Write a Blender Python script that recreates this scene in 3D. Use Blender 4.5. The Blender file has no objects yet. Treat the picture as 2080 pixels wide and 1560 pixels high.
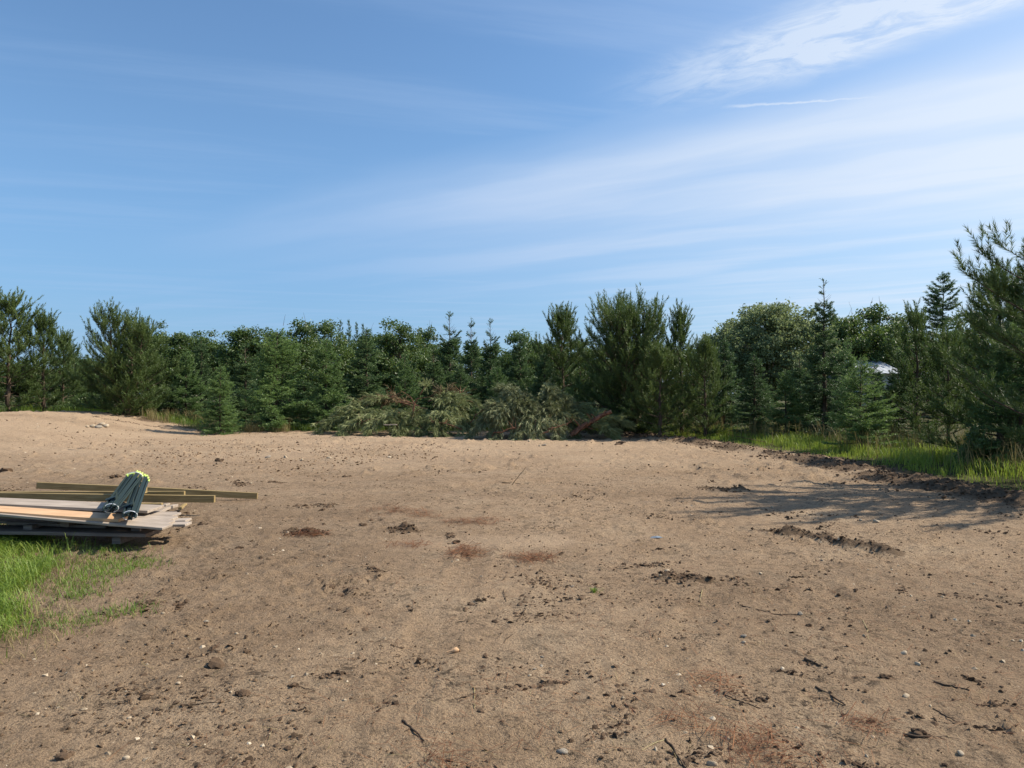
import bpy, bmesh, math
import numpy as np
from math import radians
from mathutils import Vector, Matrix, Quaternion

# ------------------------------------------------------------------ camera, sky, sun, exposure
S = bpy.context.scene
C = S.collection
F, EYE, PITCH = 1442.0, 1.6, radians(0.8)          # focal length in photo pixels, eye height, tilt
cam = bpy.data.objects.new('camera', bpy.data.cameras.new('camera'))
C.objects.link(cam)
cam.location = (0, 0, EYE)
cam.rotation_euler = (radians(90) + PITCH, 0, 0)
cam.data.sensor_width = 36.0
cam.data.lens = 36.0 * F / 2080.0
cam.data.clip_start, cam.data.clip_end = 0.05, 6000
S.camera = cam

SUN_AZ, SUN_EL = radians(79), radians(43)           # azimuth clockwise from +Y
W = bpy.data.worlds.new('World'); S.world = W; W.use_nodes = True
wt = W.node_tree; wt.nodes.clear()

class NB:
    """tiny node builder"""
    def __init__(s, nt): s.nt = nt
    def n(s, t, **kw):
        x = s.nt.nodes.new(t)
        for k, v in kw.items(): setattr(x, k, v)
        return x
    def put(s, sock, v):
        if v is None: return
        if isinstance(v, bpy.types.NodeSocket): s.nt.links.new(v, sock)
        else: sock.default_value = v
    def m(s, op, a, b=None, c=None, clamp=False):
        x = s.n('ShaderNodeMath', operation=op, use_clamp=clamp)
        for i, v in enumerate((a, b, c)): s.put(x.inputs[i], v)
        return x.outputs[0]
    def ss(s, v, lo, hi):                            # smoothstep 0..1
        x = s.n('ShaderNodeMapRange', interpolation_type='SMOOTHSTEP')
        s.put(x.inputs['Value'], v); s.put(x.inputs['From Min'], lo); s.put(x.inputs['From Max'], hi)
        return x.outputs['Result']
    def mix(s, f, a, b, blend='MIX'):
        x = s.n('ShaderNodeMix', data_type='RGBA', blend_type=blend)
        s.put(x.inputs[0], f); s.put(x.inputs[6], a); s.put(x.inputs[7], b)
        return x.outputs[2]
    def noise(s, vec, scale, detail=4, rough=.55, dist=0.):
        x = s.n('ShaderNodeTexNoise')
        s.put(x.inputs['Vector'], vec); s.put(x.inputs['Scale'], scale); s.put(x.inputs['Detail'], detail)
        s.put(x.inputs['Roughness'], rough); s.put(x.inputs['Distortion'], dist)
        return x.outputs['Fac']
    def xyz(s, a, b, c=0.):
        x = s.n('ShaderNodeCombineXYZ')
        for i, v in enumerate((a, b, c)): s.put(x.inputs[i], v)
        return x.outputs[0]
    def attr(s, name):
        return s.n('ShaderNodeAttribute', attribute_name=name).outputs['Fac']
    def ramp(s, f, stops):
        x = s.n('ShaderNodeValToRGB'); e = x.color_ramp.elements
        while len(e) < len(stops): e.new(.5)
        for q, (p, c) in zip(e, stops): q.position = p; q.color = (*c, 1)
        s.put(x.inputs[0], f)
        return x.outputs[0]

def build_sky():
    b = NB(wt)
    sky = b.n('ShaderNodeTexSky', sky_type='NISHITA', sun_disc=False, sun_elevation=SUN_EL, sun_rotation=SUN_AZ,
              altitude=0, air_density=1.15, dust_density=.4, ozone_density=3.2)
    tc = b.n('ShaderNodeTexCoord')
    sp = b.n('ShaderNodeSeparateXYZ'); b.put(sp.inputs[0], tc.outputs['Generated'])
    z = b.m('MAXIMUM', sp.outputs[2], .03)
    u, v = b.m('DIVIDE', sp.outputs[0], z), b.m('DIVIDE', sp.outputs[1], z)   # a flat sheet of high cloud, heights = 1
    s = b.m('SUBTRACT', b.m('MULTIPLY', u, .86), b.m('MULTIPLY', v, .5))       # along the wind
    t = b.m('ADD', b.m('MULTIPLY', u, .5), b.m('MULTIPLY', v, .86))            # across it
    wob = b.m('MULTIPLY', b.m('SUBTRACT', b.noise(b.xyz(b.m('MULTIPLY', s, .5), b.m('MULTIPLY', t, .9)), 1.3, 3), .5), .55)
    tw = b.m('ADD', t, wob)
    # broad veil of cirrostratus: a band of streaks that thickens down wind
    st = b.noise(b.xyz(b.m('MULTIPLY', s, .42), b.m('MULTIPLY', tw, 1.7), 3.1), 1.0, 4, .5)
    fine = b.noise(b.xyz(b.m('MULTIPLY', s, 1.3), b.m('MULTIPLY', tw, 7.), 7.7), 1.0, 4, .55)
    band = b.m('MULTIPLY', b.ss(tw, 2.28, 3.0), b.m('SUBTRACT', 1., b.m('MULTIPLY', b.ss(tw, 3.2, 5.6), .62)))
    along = b.ss(s, -5.4, -.9)
    veil = b.m('MULTIPLY', band, b.m('MULTIPLY', along, b.m('ADD', .46, b.m('MULTIPLY', b.ss(st, .32, .72), .55))))
    veil = b.m('MULTIPLY', veil, b.m('ADD', .85, b.m('MULTIPLY', fine, .22)))
    # thinner far streaks
    far = b.m('MULTIPLY', b.ss(tw, 3.4, 5.), b.m('MULTIPLY', b.ss(st, .42, .70), .30))
    # one brighter brushed streak
    tt = b.m('ADD', tw, b.m('MULTIPLY', s, .22))
    fl = b.noise(b.xyz(b.m('MULTIPLY', s, 5.5), b.m('MULTIPLY', t, 9.)), 1.0, 8, .66, .8)
    prof = b.m('MULTIPLY', b.ss(tt, 1.74, 2.06), b.m('SUBTRACT', 1., b.ss(tt, 2.12, 2.36)))
    streak = b.m('MULTIPLY', b.m('MULTIPLY', prof, b.ss(s, -1.05, -.25)), b.m('ADD', .22, b.m('MULTIPLY', b.ss(fl, .30, .66), .80)))
    # short vapour trail
    du, dv = b.m('SUBTRACT', u, .735), b.m('SUBTRACT', v, 2.46)
    la = b.m('SUBTRACT', b.m('MULTIPLY', du, .987), b.m('MULTIPLY', dv, .161))
    lc = b.m('ADD', b.m('MULTIPLY', du, .161), b.m('MULTIPLY', dv, .987))
    lc = b.m('ADD', lc, b.m('MULTIPLY', b.m('SUBTRACT', b.noise(b.xyz(u, v, 2.), 18., 3), .5), .05))
    wdt = b.m('SUBTRACT', .024, b.m('MULTIPLY', la, .026))
    g = b.m('SUBTRACT', 1., b.ss(b.m('ABSOLUTE', lc), 0., wdt))
    trail = b.m('MULTIPLY', g, b.m('MULTIPLY', b.ss(la, -.03, .07), b.m('SUBTRACT', 1., b.ss(la, .25, .56))))
    trail = b.m('MULTIPLY', trail, b.m('ADD', .22, b.m('MULTIPLY', b.noise(b.xyz(u, v, 5.), 30., 4, .65), .55)))
    # faint wisps everywhere else
    wis = b.noise(b.xyz(b.m('MULTIPLY', b.m('ADD', u, b.m('MULTIPLY', v, .35)), .35), b.m('MULTIPLY', b.m('SUBTRACT', v, b.m('MULTIPLY', u, .25)), 2.6), 1.), 1.0, 6, .6)
    wisp = b.m('MULTIPLY', b.ss(wis, .44, .74), .20)
    d = b.m('ADD', b.m('ADD', b.m('MAXIMUM', veil, wisp), b.m('MULTIPLY', far, .6)), b.m('MAXIMUM', streak, trail))
    nd = b.n('ShaderNodeVectorMath', operation='DOT_PRODUCT'); b.put(nd.inputs[0], tc.outputs['Generated'])
    nd.inputs[1].default_value = (math.sin(SUN_AZ) * math.cos(SUN_EL), math.cos(SUN_AZ) * math.cos(SUN_EL), math.sin(SUN_EL))
    d = b.m('ADD', d, b.m('MULTIPLY', b.ss(nd.outputs['Value'], .40, 1.), .52))     # thin ice haze, brighter towards the sun
    d = b.m('MINIMUM', b.m('MULTIPLY', d, 1.0), .92)
    # low haze towards the horizon
    hz = b.m('MULTIPLY', b.m('SUBTRACT', 1., b.ss(sp.outputs[2], -.02, .46)), .70)
    glow = b.ss(b.m('ADD', b.m('MULTIPLY', sp.outputs[0], math.sin(SUN_AZ)), b.m('MULTIPLY', sp.outputs[1], math.cos(SUN_AZ))), -.2, 1.)
    cl = b.mix(glow, (2.7, 3.8, 5.6, 1), (5.6, 6.1, 6.8, 1))
    blue = b.mix(1., sky.outputs[0], (.80, .95, 1.04, 1), 'MULTIPLY')
    base = b.mix(hz, blue, b.mix(glow, (1.15, 2.4, 4.6, 1), (2.7, 3.8, 5.4, 1)))
    col = b.mix(d, base, cl)
    bg = b.n('ShaderNodeBackground'); b.put(bg.inputs[0], col); bg.inputs[1].default_value = .10
    out = b.n('ShaderNodeOutputWorld'); wt.links.new(bg.outputs[0], out.inputs[0])
build_sky()

sun = bpy.data.objects.new('sun', bpy.data.lights.new('sun', 'SUN'))
C.objects.link(sun)
sun.data.energy, sun.data.angle, sun.data.color = 4.6, radians(.53), (1., .915, .785)
sd = Vector((math.sin(SUN_AZ) * math.cos(SUN_EL), math.cos(SUN_AZ) * math.cos(SUN_EL), math.sin(SUN_EL)))
sun.rotation_euler = (-sd).to_track_quat('-Z', 'Y').to_euler()
sun.location = sd * 60

S.view_settings.view_transform = 'Standard'; S.view_settings.look = 'None'
S.view_settings.exposure, S.view_settings.gamma = 0.62, 1.0
S.view_settings.use_curve_mapping = False
S.render.engine = 'CYCLES'
S.cycles.max_bounces, S.cycles.diffuse_bounces, S.cycles.transmission_bounces = 6, 3, 4
S.cycles.use_denoising = True

# ------------------------------------------------------------------ helpers
def tag(o, label=None, cat=None, group=None, kind=None):
    for k, v in (('label', label), ('category', cat), ('group', group), ('kind', kind)):
        if v: o[k] = v
    return o

def empty(name, loc=(0, 0, 0)):
    o = bpy.data.objects.new(name, None); C.objects.link(o); o.location = loc; o.empty_display_size = .2
    return o

class Geo:
    """collects triangles; build() links them as one mesh object"""
    def __init__(s): s.v, s.f, s.t, s.k = [], [], [], 0
    def add(s, v, f, tint=0.5):
        v = np.asarray(v, float).reshape(-1, 3); f = np.asarray(f, int)
        if f.shape[1] == 4: f = np.concatenate([f[:, [0, 1, 2]], f[:, [0, 2, 3]]])
        s.v.append(v); s.f.append(f + s.k); s.k += len(v)
        s.t.append(np.broadcast_to(np.asarray(tint, float), (len(v),)))
    def mesh(s, name, smooth=False):
        v, f, t = np.concatenate(s.v), np.concatenate(s.f), np.concatenate(s.t)
        return raw_mesh(name, v, f, {'tint': t}, smooth)
    def build(s, name, mat, parent=None, smooth=False):
        return link(name, s.mesh(name, smooth), mat, parent)

def raw_mesh(name, v, f, attrs=None, smooth=False):
    me = bpy.data.meshes.new(name)
    me.vertices.add(len(v)); me.vertices.foreach_set('co', np.asarray(v, np.float32).ravel())
    k = f.shape[1]
    me.loops.add(f.size); me.loops.foreach_set('vertex_index', f.astype(np.int32).ravel())
    me.polygons.add(len(f)); me.polygons.foreach_set('loop_start', np.arange(0, f.size, k, dtype=np.int32))
    me.polygons.foreach_set('use_smooth', np.full(len(f), smooth, bool))
    for a, val in (attrs or {}).items():
        me.attributes.new(a, 'FLOAT', 'POINT').data.foreach_set('value', np.asarray(val, np.float32))
    me.update(calc_edges=True)
    return me

def link(name, me, mat, parent=None):
    o = bpy.data.objects.new(name, me); C.objects.link(o)
    if mat and not me.materials: me.materials.append(mat)
    if parent: o.parent = parent
    return o

def copy_tree(root, loc, rz=0, sc=(1, 1, 1), name=None):
    r = root.copy(); C.objects.link(r); r.location = loc; r.rotation_euler = (0, 0, rz); r.scale = sc
    if name: r.name = name
    for ch in root.children:
        c = ch.copy(); C.objects.link(c); c.parent = r
    return r

def hash2(ix, iy, seed):
    h = (ix.astype(np.int64) * 374761393 + iy.astype(np.int64) * 668265263 + seed * 1442695041) & 0xffffffff
    h = ((h ^ (h >> 13)) * 1274126177) & 0xffffffff
    h = h ^ (h >> 16)
    return (h & 0xffffff) / float(0xffffff)

def vnoise(x, y, seed=0):
    x, y = np.asarray(x, float), np.asarray(y, float)
    ix, iy = np.floor(x), np.floor(y); fx, fy = x - ix, y - iy
    fx, fy = fx * fx * (3 - 2 * fx), fy * fy * (3 - 2 * fy)
    a, b = hash2(ix, iy, seed), hash2(ix + 1, iy, seed)
    c, d = hash2(ix, iy + 1, seed), hash2(ix + 1, iy + 1, seed)
    return (a * (1 - fx) + b * fx) * (1 - fy) + (c * (1 - fx) + d * fx) * fy

def fbm(x, y, seed=0, o=4, g=.5):
    r, a, n = 0., 1., 0.
    for i in range(o):
        r = r + a * vnoise(x * 2 ** i + 17.3 * i, y * 2 ** i - 9.1 * i, seed + i); n += a; a *= g
    return r / n

def sst(x, lo, hi):
    t = np.clip((np.asarray(x, float) - lo) / (hi - lo), 0, 1)
    return t * t * (3 - 2 * t)

# ------------------------------------------------------------------ from photo measurements to places
def ray(px, py):
    dx, dz = (px - 1040) / F, -(py - 780) / F
    return Vector((dx, math.cos(PITCH) - dz * math.sin(PITCH), math.sin(PITCH) + dz * math.cos(PITCH)))

def at_z(px, py, z):                                  # the point of that sight line at height z
    r = ray(px, py); k = (z - EYE) / r.z
    return Vector((r.x * k, r.y * k, z))

def at_d(px, py, d):                                  # ... at depth d
    r = ray(px, py); k = d / r.y
    return Vector((r.x * k, d, EYE + r.z * k))

VX = np.array([-10., 0, 11.4, 14, 17.7, 23, 27, 29.5, 60]); VY = np.array([10., 9.6, 8.3, 7.9, 8.0, 6.8, 4.7, 2.0, -30])
def verge_x(y): return np.interp(y, VX, VY)
def wood_y(x): return np.interp(x, [-60, -22, -15, -12, -6, 0, 4, 60], [33, 32.5, 30.5, 28.6, 28.9, 29.0, 28.5, 28.5])

def seg_dist(x, y, a, b):
    a, b = np.array(a[:2]), np.array(b[:2]); d = b - a; L = np.linalg.norm(d); d = d / L
    s = (x - a[0]) * d[0] + (y - a[1]) * d[1]
    sc = np.clip(s, 0, L)
    return np.hypot(x - a[0] - sc * d[0], y - a[1] - sc * d[1]), s / L

RIDGE = [(at_z(1560, 1076, 0), at_z(1660, 1090, 0)), (at_z(1660, 1090, 0), at_z(1810, 1124, 0)),
         (at_z(1345, 1164, 0), at_z(1430, 1172, 0)), (at_z(1430, 990, 0), at_z(1510, 993, 0)),
         (at_z(590, 1076, 0), at_z(650, 1078, 0)), (at_z(800, 1072, 0), at_z(840, 1074, 0)),
         (at_d(186, 853, 28.6), at_d(335, 864, 28.4)), (at_d(0, 950, 11.5), at_d(40, 956, 11.3))]
RUTS = [(at_z(60, 968, 0), at_z(900, 908, 0)), (at_z(20, 935, 0), at_z(760, 897, 0)), (at_z(560, 1012, 0), at_z(1500, 945, 0)), (at_z(700, 975, 0), at_z(1400, 918, 0)),
        (at_z(60, 1470, 0), at_z(700, 1130, 0)), (at_z(1130, 1640, 0), at_z(1480, 1150, 0)), (at_z(1900, 1330, 0), at_z(1420, 1030, 0)), (at_z(760, 1500, 0), at_z(980, 1090, 0))]
TRACKS = [(at_z(1400, 905, 0), at_z(1740, 985, 0)), (at_z(1480, 938, 0), at_z(1640, 965, 0))]

def soil(x, y):
    """how much dark loose topsoil lies on the sand"""
    vx = verge_x(y); n = fbm(x * .9, y * .9, 31, 4)
    strip = sst(x, vx - 2.1, vx - .5) * (1 - sst(x, vx + .1, vx + .9)) * sst(n, .24, .46) * sst(y, 2, 9)
    r = 0.
    for i, (a, b) in enumerate(RIDGE):
        d, s = seg_dist(x, y, a, b)
        r = np.maximum(r, 1 - sst(d + .12 * (fbm(x * 6, y * 6, 40, 3) - .5), .04, .20 if i < 2 else .13))
    edge = sst(y, wood_y(x) - 1.6, wood_y(x) - .3) * sst(n, .44, .60)
    return np.clip(np.maximum(np.maximum(strip, r), edge * .8), 0, 1)

def ground_z(x, y, fine=True):
    x, y = np.asarray(x, float), np.asarray(y, float)
    rise = .78 * sst(x, -11.5, -19.5) * sst(y, 13, 28) + .10 * sst(y, 20, 30)
    rise = rise * (1 - .45 * sst(y, 31.5, 38))
    z = rise + .07 * (fbm(x / 3.2, y / 3.2, 3, 3) - .5) - .035
    far = 1 - sst(np.hypot(x, y), 60, 120)
    vx = verge_x(y)
    z = z + .10 * np.exp(-((x - vx + .55) / .45) ** 2) * sst(y, 3, 9) * (1 - sst(y, 27, 30)) * (.3 + fbm(x * 1.3, y * 1.3, 8, 3))
    for i, (a, b) in enumerate(RIDGE):
        d, s = seg_dist(x, y, a, b)
        z = z + (.045 if i < 2 else .02) * np.exp(-(d / (.10 if i < 2 else .07)) ** 2) * (.4 + fbm(x * 5, y * 5, 50, 3))
    if fine:
        so = soil(x, y)
        z = z + .030 * (fbm(x / .55, y / .55, 12, 4, .55) - .5) + .030 * (fbm(x / .11, y / .11, 15, 3, .62) - .5)
        z = z + so * .06 * sst(fbm(x / .17, y / .17, 21, 3, .6), .42, .75)
        farl = sst(y, 9, 15) * sst(fbm(x * .45, y * .45, 78, 3), .42, .60)
        z = z + farl * .075 * sst(fbm(x / .30, y / .30, 24, 3, .6), .58, .82)
        rough = sst(fbm(x * .55, y * .55, 77, 3), .40, .62)
        z = z + rough * .040 * sst(fbm(x / .13, y / .09, 23, 4, .66), .50, .82) * (.35 + 1.3 * fbm(x * 1.9, y * 1.9, 26, 2))
        for ri, (a, b) in enumerate(RUTS):                             # shallow wheel ruts with blurred tread
            d, s = seg_dist(x, y, a, b); d = d + .25 * (fbm(x * .4, y * .4, 180, 2) - .5); L = math.hypot(b.x - a.x, b.y - a.y)
            w = (1 - sst(np.abs(d), .13, .24)) * sst(s, .0, .12) * (1 - sst(s, .88, 1.)) * sst(fbm(x * .9, y * .9, 181, 2), .25, .5)
            w = w * (1. if ri < 4 else .45)
            z = z - w * .022 + w * .012 * np.sin(s * L / .11 * 2 * math.pi) + (.014 if ri < 4 else .006) * np.exp(-((np.abs(d) - .26) / .05) ** 2) * sst(s, .0, .12) * (1 - sst(s, .88, 1.))
        for a, b in TRACKS:                           # cleat marks of a tracked machine
            d, s = seg_dist(x, y, a, b); L = math.hypot(b.x - a.x, b.y - a.y)
            w = (1 - sst(d, .17, .24)) * sst(s, .0, .05) * (1 - sst(s, .9, 1.))
            z = z + w * (.022 * np.sign(np.sin(s * L / .16 * 2 * math.pi)) - .012)
    return z * far

def gz(x, y): return float(ground_z(np.array([x]), np.array([y]))[0])

def hit(px, py):                                      # where a sight line meets the ground
    p = at_z(px, py, 0)
    for _ in range(4): p = at_z(px, py, float(ground_z(np.array([p.x]), np.array([p.y]), False)[0]))
    return at_z(px, py, gz(p.x, p.y))

def hits(pxs, pys):                                   # the same for many sight lines at once
    dx, dz = (np.asarray(pxs) - 1040) / F, -(np.asarray(pys) - 780) / F
    ry, rz = math.cos(PITCH) - dz * math.sin(PITCH), math.sin(PITCH) + dz * math.cos(PITCH)
    z = np.zeros(len(dx))
    for _ in range(4): k = (z - EYE) / rz; z = ground_z(dx * k, ry * k, False)
    k = (z - EYE) / rz
    return dx * k, ry * k

# ------------------------------------------------------------------ materials
def new_mat(name):
    m = bpy.data.materials.new(name); m.use_nodes = True
    nt = m.node_tree
    return m, NB(nt), nt.nodes['Principled BSDF'], nt.nodes['Material Output']

def leaf_mat(name, stops, trans=.30, rough=.55, spec=.35, tcol=None):
    m, b, p, out = new_mat(name)
    oi = b.n('ShaderNodeObjectInfo')
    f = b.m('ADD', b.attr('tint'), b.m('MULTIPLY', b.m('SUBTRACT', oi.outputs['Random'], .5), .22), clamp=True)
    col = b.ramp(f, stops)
    b.put(p.inputs['Base Color'], col); p.inputs['Roughness'].default_value = rough
    p.inputs['Specular IOR Level'].default_value = spec
    t = b.n('ShaderNodeBsdfTranslucent'); b.put(t.inputs[0], b.mix(.55, col, tcol, 'MIX') if tcol else col)
    mx = b.n('ShaderNodeMixShader'); mx.inputs[0].default_value = trans
    m.node_tree.links.new(p.outputs[0], mx.inputs[1]); m.node_tree.links.new(t.outputs[0], mx.inputs[2])
    m.node_tree.links.new(mx.outputs[0], out.inputs[0])
    return m

def rough_mat(name, stops, scale=20., rough=.9, bump=.3, stretch=(1, 1, 1), spec=.25, tint=False):
    m, b, p, out = new_mat(name)
    tc = b.n('ShaderNodeTexCoord'); mp = b.n('ShaderNodeMapping'); mp.inputs['Scale'].default_value = stretch
    b.put(mp.inputs[0], tc.outputs['Object'])
    n = b.noise(mp.outputs[0], scale, 6, .6, .3)
    oi = b.n('ShaderNodeObjectInfo')
    f = b.m('ADD', b.ss(n, .25, .75), b.m('MULTIPLY', b.m('SUBTRACT', oi.outputs['Random'], .5), .3))
    if tint: f = b.m('ADD', b.m('MULTIPLY', f, .35), b.m('MULTIPLY', b.attr('tint'), .65))
    b.put(p.inputs['Base Color'], b.ramp(f, stops)); p.inputs['Roughness'].default_value = rough
    p.inputs['Specular IOR Level'].default_value = spec
    bp = b.n('ShaderNodeBump'); bp.inputs['Strength'].default_value = bump; bp.inputs['Distance'].default_value = .01
    b.put(bp.inputs['Height'], n); b.put(p.inputs['Normal'], bp.outputs[0])
    return m

def wood_mat(name, a, c, d, stain=.0):
    """sawn wood: grain runs along local X"""
    m, b, p, out = new_mat(name)
    tc = b.n('ShaderNodeTexCoord'); oi = b.n('ShaderNodeObjectInfo')
    mp = b.n('ShaderNodeMapping'); b.put(mp.inputs[0], tc.outputs['Object'])
    b.put(mp.inputs['Location'], b.xyz(b.m('MULTIPLY', oi.outputs['Random'], 37.), b.m('MULTIPLY', oi.outputs['Random'], 11.), 0.))
    mp.inputs['Scale'].default_value = (.8, 14, 14)
    g = b.noise(mp.outputs[0], 3.2, 7, .62, .7)
    mp2 = b.n('ShaderNodeMapping'); b.put(mp2.inputs[0], tc.outputs['Object']); mp2.inputs['Scale'].default_value = (1.6, 3.5, 3.5)
    blot = b.noise(mp2.outputs[0], 1.8, 4, .6)
    col = b.ramp(b.m('ADD', b.m('MULTIPLY', g, .65), b.m('MULTIPLY', blot, .42)), [(.32, a), (.52, c), (.74, d)])
    col = b.mix(b.m('MULTIPLY', b.m('SUBTRACT', oi.outputs['Random'], .3), .3), col, (*[x * .6 for x in c], 1))
    b.put(p.inputs['Base Color'], col); p.inputs['Roughness'].default_value = .72
    bp = b.n('ShaderNodeBump'); bp.inputs['Strength'].default_value = .35; bp.inputs['Distance'].default_value = .004
    b.put(bp.inputs['Height'], g); b.put(p.inputs['Normal'], bp.outputs[0])
    return m

def plain_mat(name, col, rough=.5, spec=.4, metal=0., var=.12):
    m, b, p, out = new_mat(name)
    tc = b.n('ShaderNodeTexCoord')
    n = b.noise(tc.outputs['Object'], 22., 5, .6)
    b.put(p.inputs['Base Color'], b.mix(b.m('MULTIPLY', b.ss(n, .3, .75), var * 2), (*col, 1), (*[c * .5 for c in col], 1)))
    p.inputs['Roughness'].default_value = rough; p.inputs['Specular IOR Level'].default_value = spec
    p.inputs['Metallic'].default_value = metal
    return m

def ground_mat():
    m, b, p, out = new_mat('ground')
    tc = b.n('ShaderNodeTexCoord'); P = tc.outputs['Object']
    big = b.noise(P, .32, 5, .6); mid = b.noise(P, 1.7, 6, .62, .4)
    sm = b.noise(P, 11., 6, .66); grit = b.noise(P, 60., 5, .7); grit2 = b.noise(P, 170., 3, .7)
    sand = b.ramp(b.m('ADD', b.m('MULTIPLY', big, .5), b.m('MULTIPLY', mid, .5)),
                  [(.34, (.286, .194, .118)), (.50, (.390, .274, .172)), (.66, (.468, .346, .226))])
    sand = b.mix(b.m('MULTIPLY', b.ss(sm, .50, .64), .50), sand, (.165, .118, .076, 1))
    sand = b.mix(b.m('MULTIPLY', b.ss(mid, .54, .70), .42), sand, (.140, .108, .072, 1))
    # grains: dark humus crumbs and pale quartz
    sand = b.mix(b.m('MULTIPLY', b.ss(grit, .51, .64), .62), sand, (.105, .070, .043, 1))
    sand = b.mix(b.m('MULTIPLY', b.ss(grit2, .60, .74), .40), sand, (.55, .44, .30, 1))
    # irregular dark flecks of humus and rotted needles, in drifts
    drift = b.ss(b.noise(P, .9, 5, .65), .40, .62)
    for sc, lo, k in ((7., .585, .75), (19., .575, .9), (48., .585, .85)):
        fk = b.ss(b.noise(P, sc, 4, .72, .6), lo, lo + .05)
        sand = b.mix(b.m('MULTIPLY', fk, b.m('MULTIPLY', b.m('ADD', .16, b.m('MULTIPLY', drift, .95)), k)), sand, (.075, .054, .036, 1))
    pk = b.ss(b.noise(P, 33., 3, .7, .4), .645, .69)
    sand = b.mix(b.m('MULTIPLY', pk, .55), sand, (.60, .48, .34, 1))
    pale = b.attr('pale')
    sand = b.mix(b.m('MULTIPLY', pale, .55), sand, (.50, .362, .238, 1))
    dk = b.ramp(b.m('ADD', b.m('MULTIPLY', sm, .6), b.m('MULTIPLY', grit, .4)), [(.35, (.060, .040, .026)), (.65, (.165, .110, .068))])
    f = b.ss(b.m('ADD', b.attr('soil'), b.m('MULTIPLY', b.m('SUBTRACT', sm, .5), .7)), .30, .72)
    col = b.mix(b.m('MULTIPLY', f, .82), sand, dk)
    col = b.mix(b.m('MULTIPLY', b.attr('damp'), .55), col, (.120, .078, .047, 1))
    gr = b.ramp(sm, [(.35, (.045, .048, .018)), (.65, (.105, .092, .040))])
    col = b.mix(b.attr('turf'), col, gr)
    b.put(p.inputs['Base Color'], col); p.inputs['Roughness'].default_value = .95; p.inputs['Specular IOR Level'].default_value = .12
    h = b.m('ADD', b.m('MULTIPLY', sm, 1.1), b.m('ADD', b.m('MULTIPLY', grit, .8), b.m('MULTIPLY', grit2, .25)))
    bp = b.n('ShaderNodeBump'); bp.inputs['Strength'].default_value = 1.; bp.inputs['Distance'].default_value = .040
    b.put(bp.inputs['Height'], h); b.put(p.inputs['Normal'], bp.outputs[0])
    return m

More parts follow.
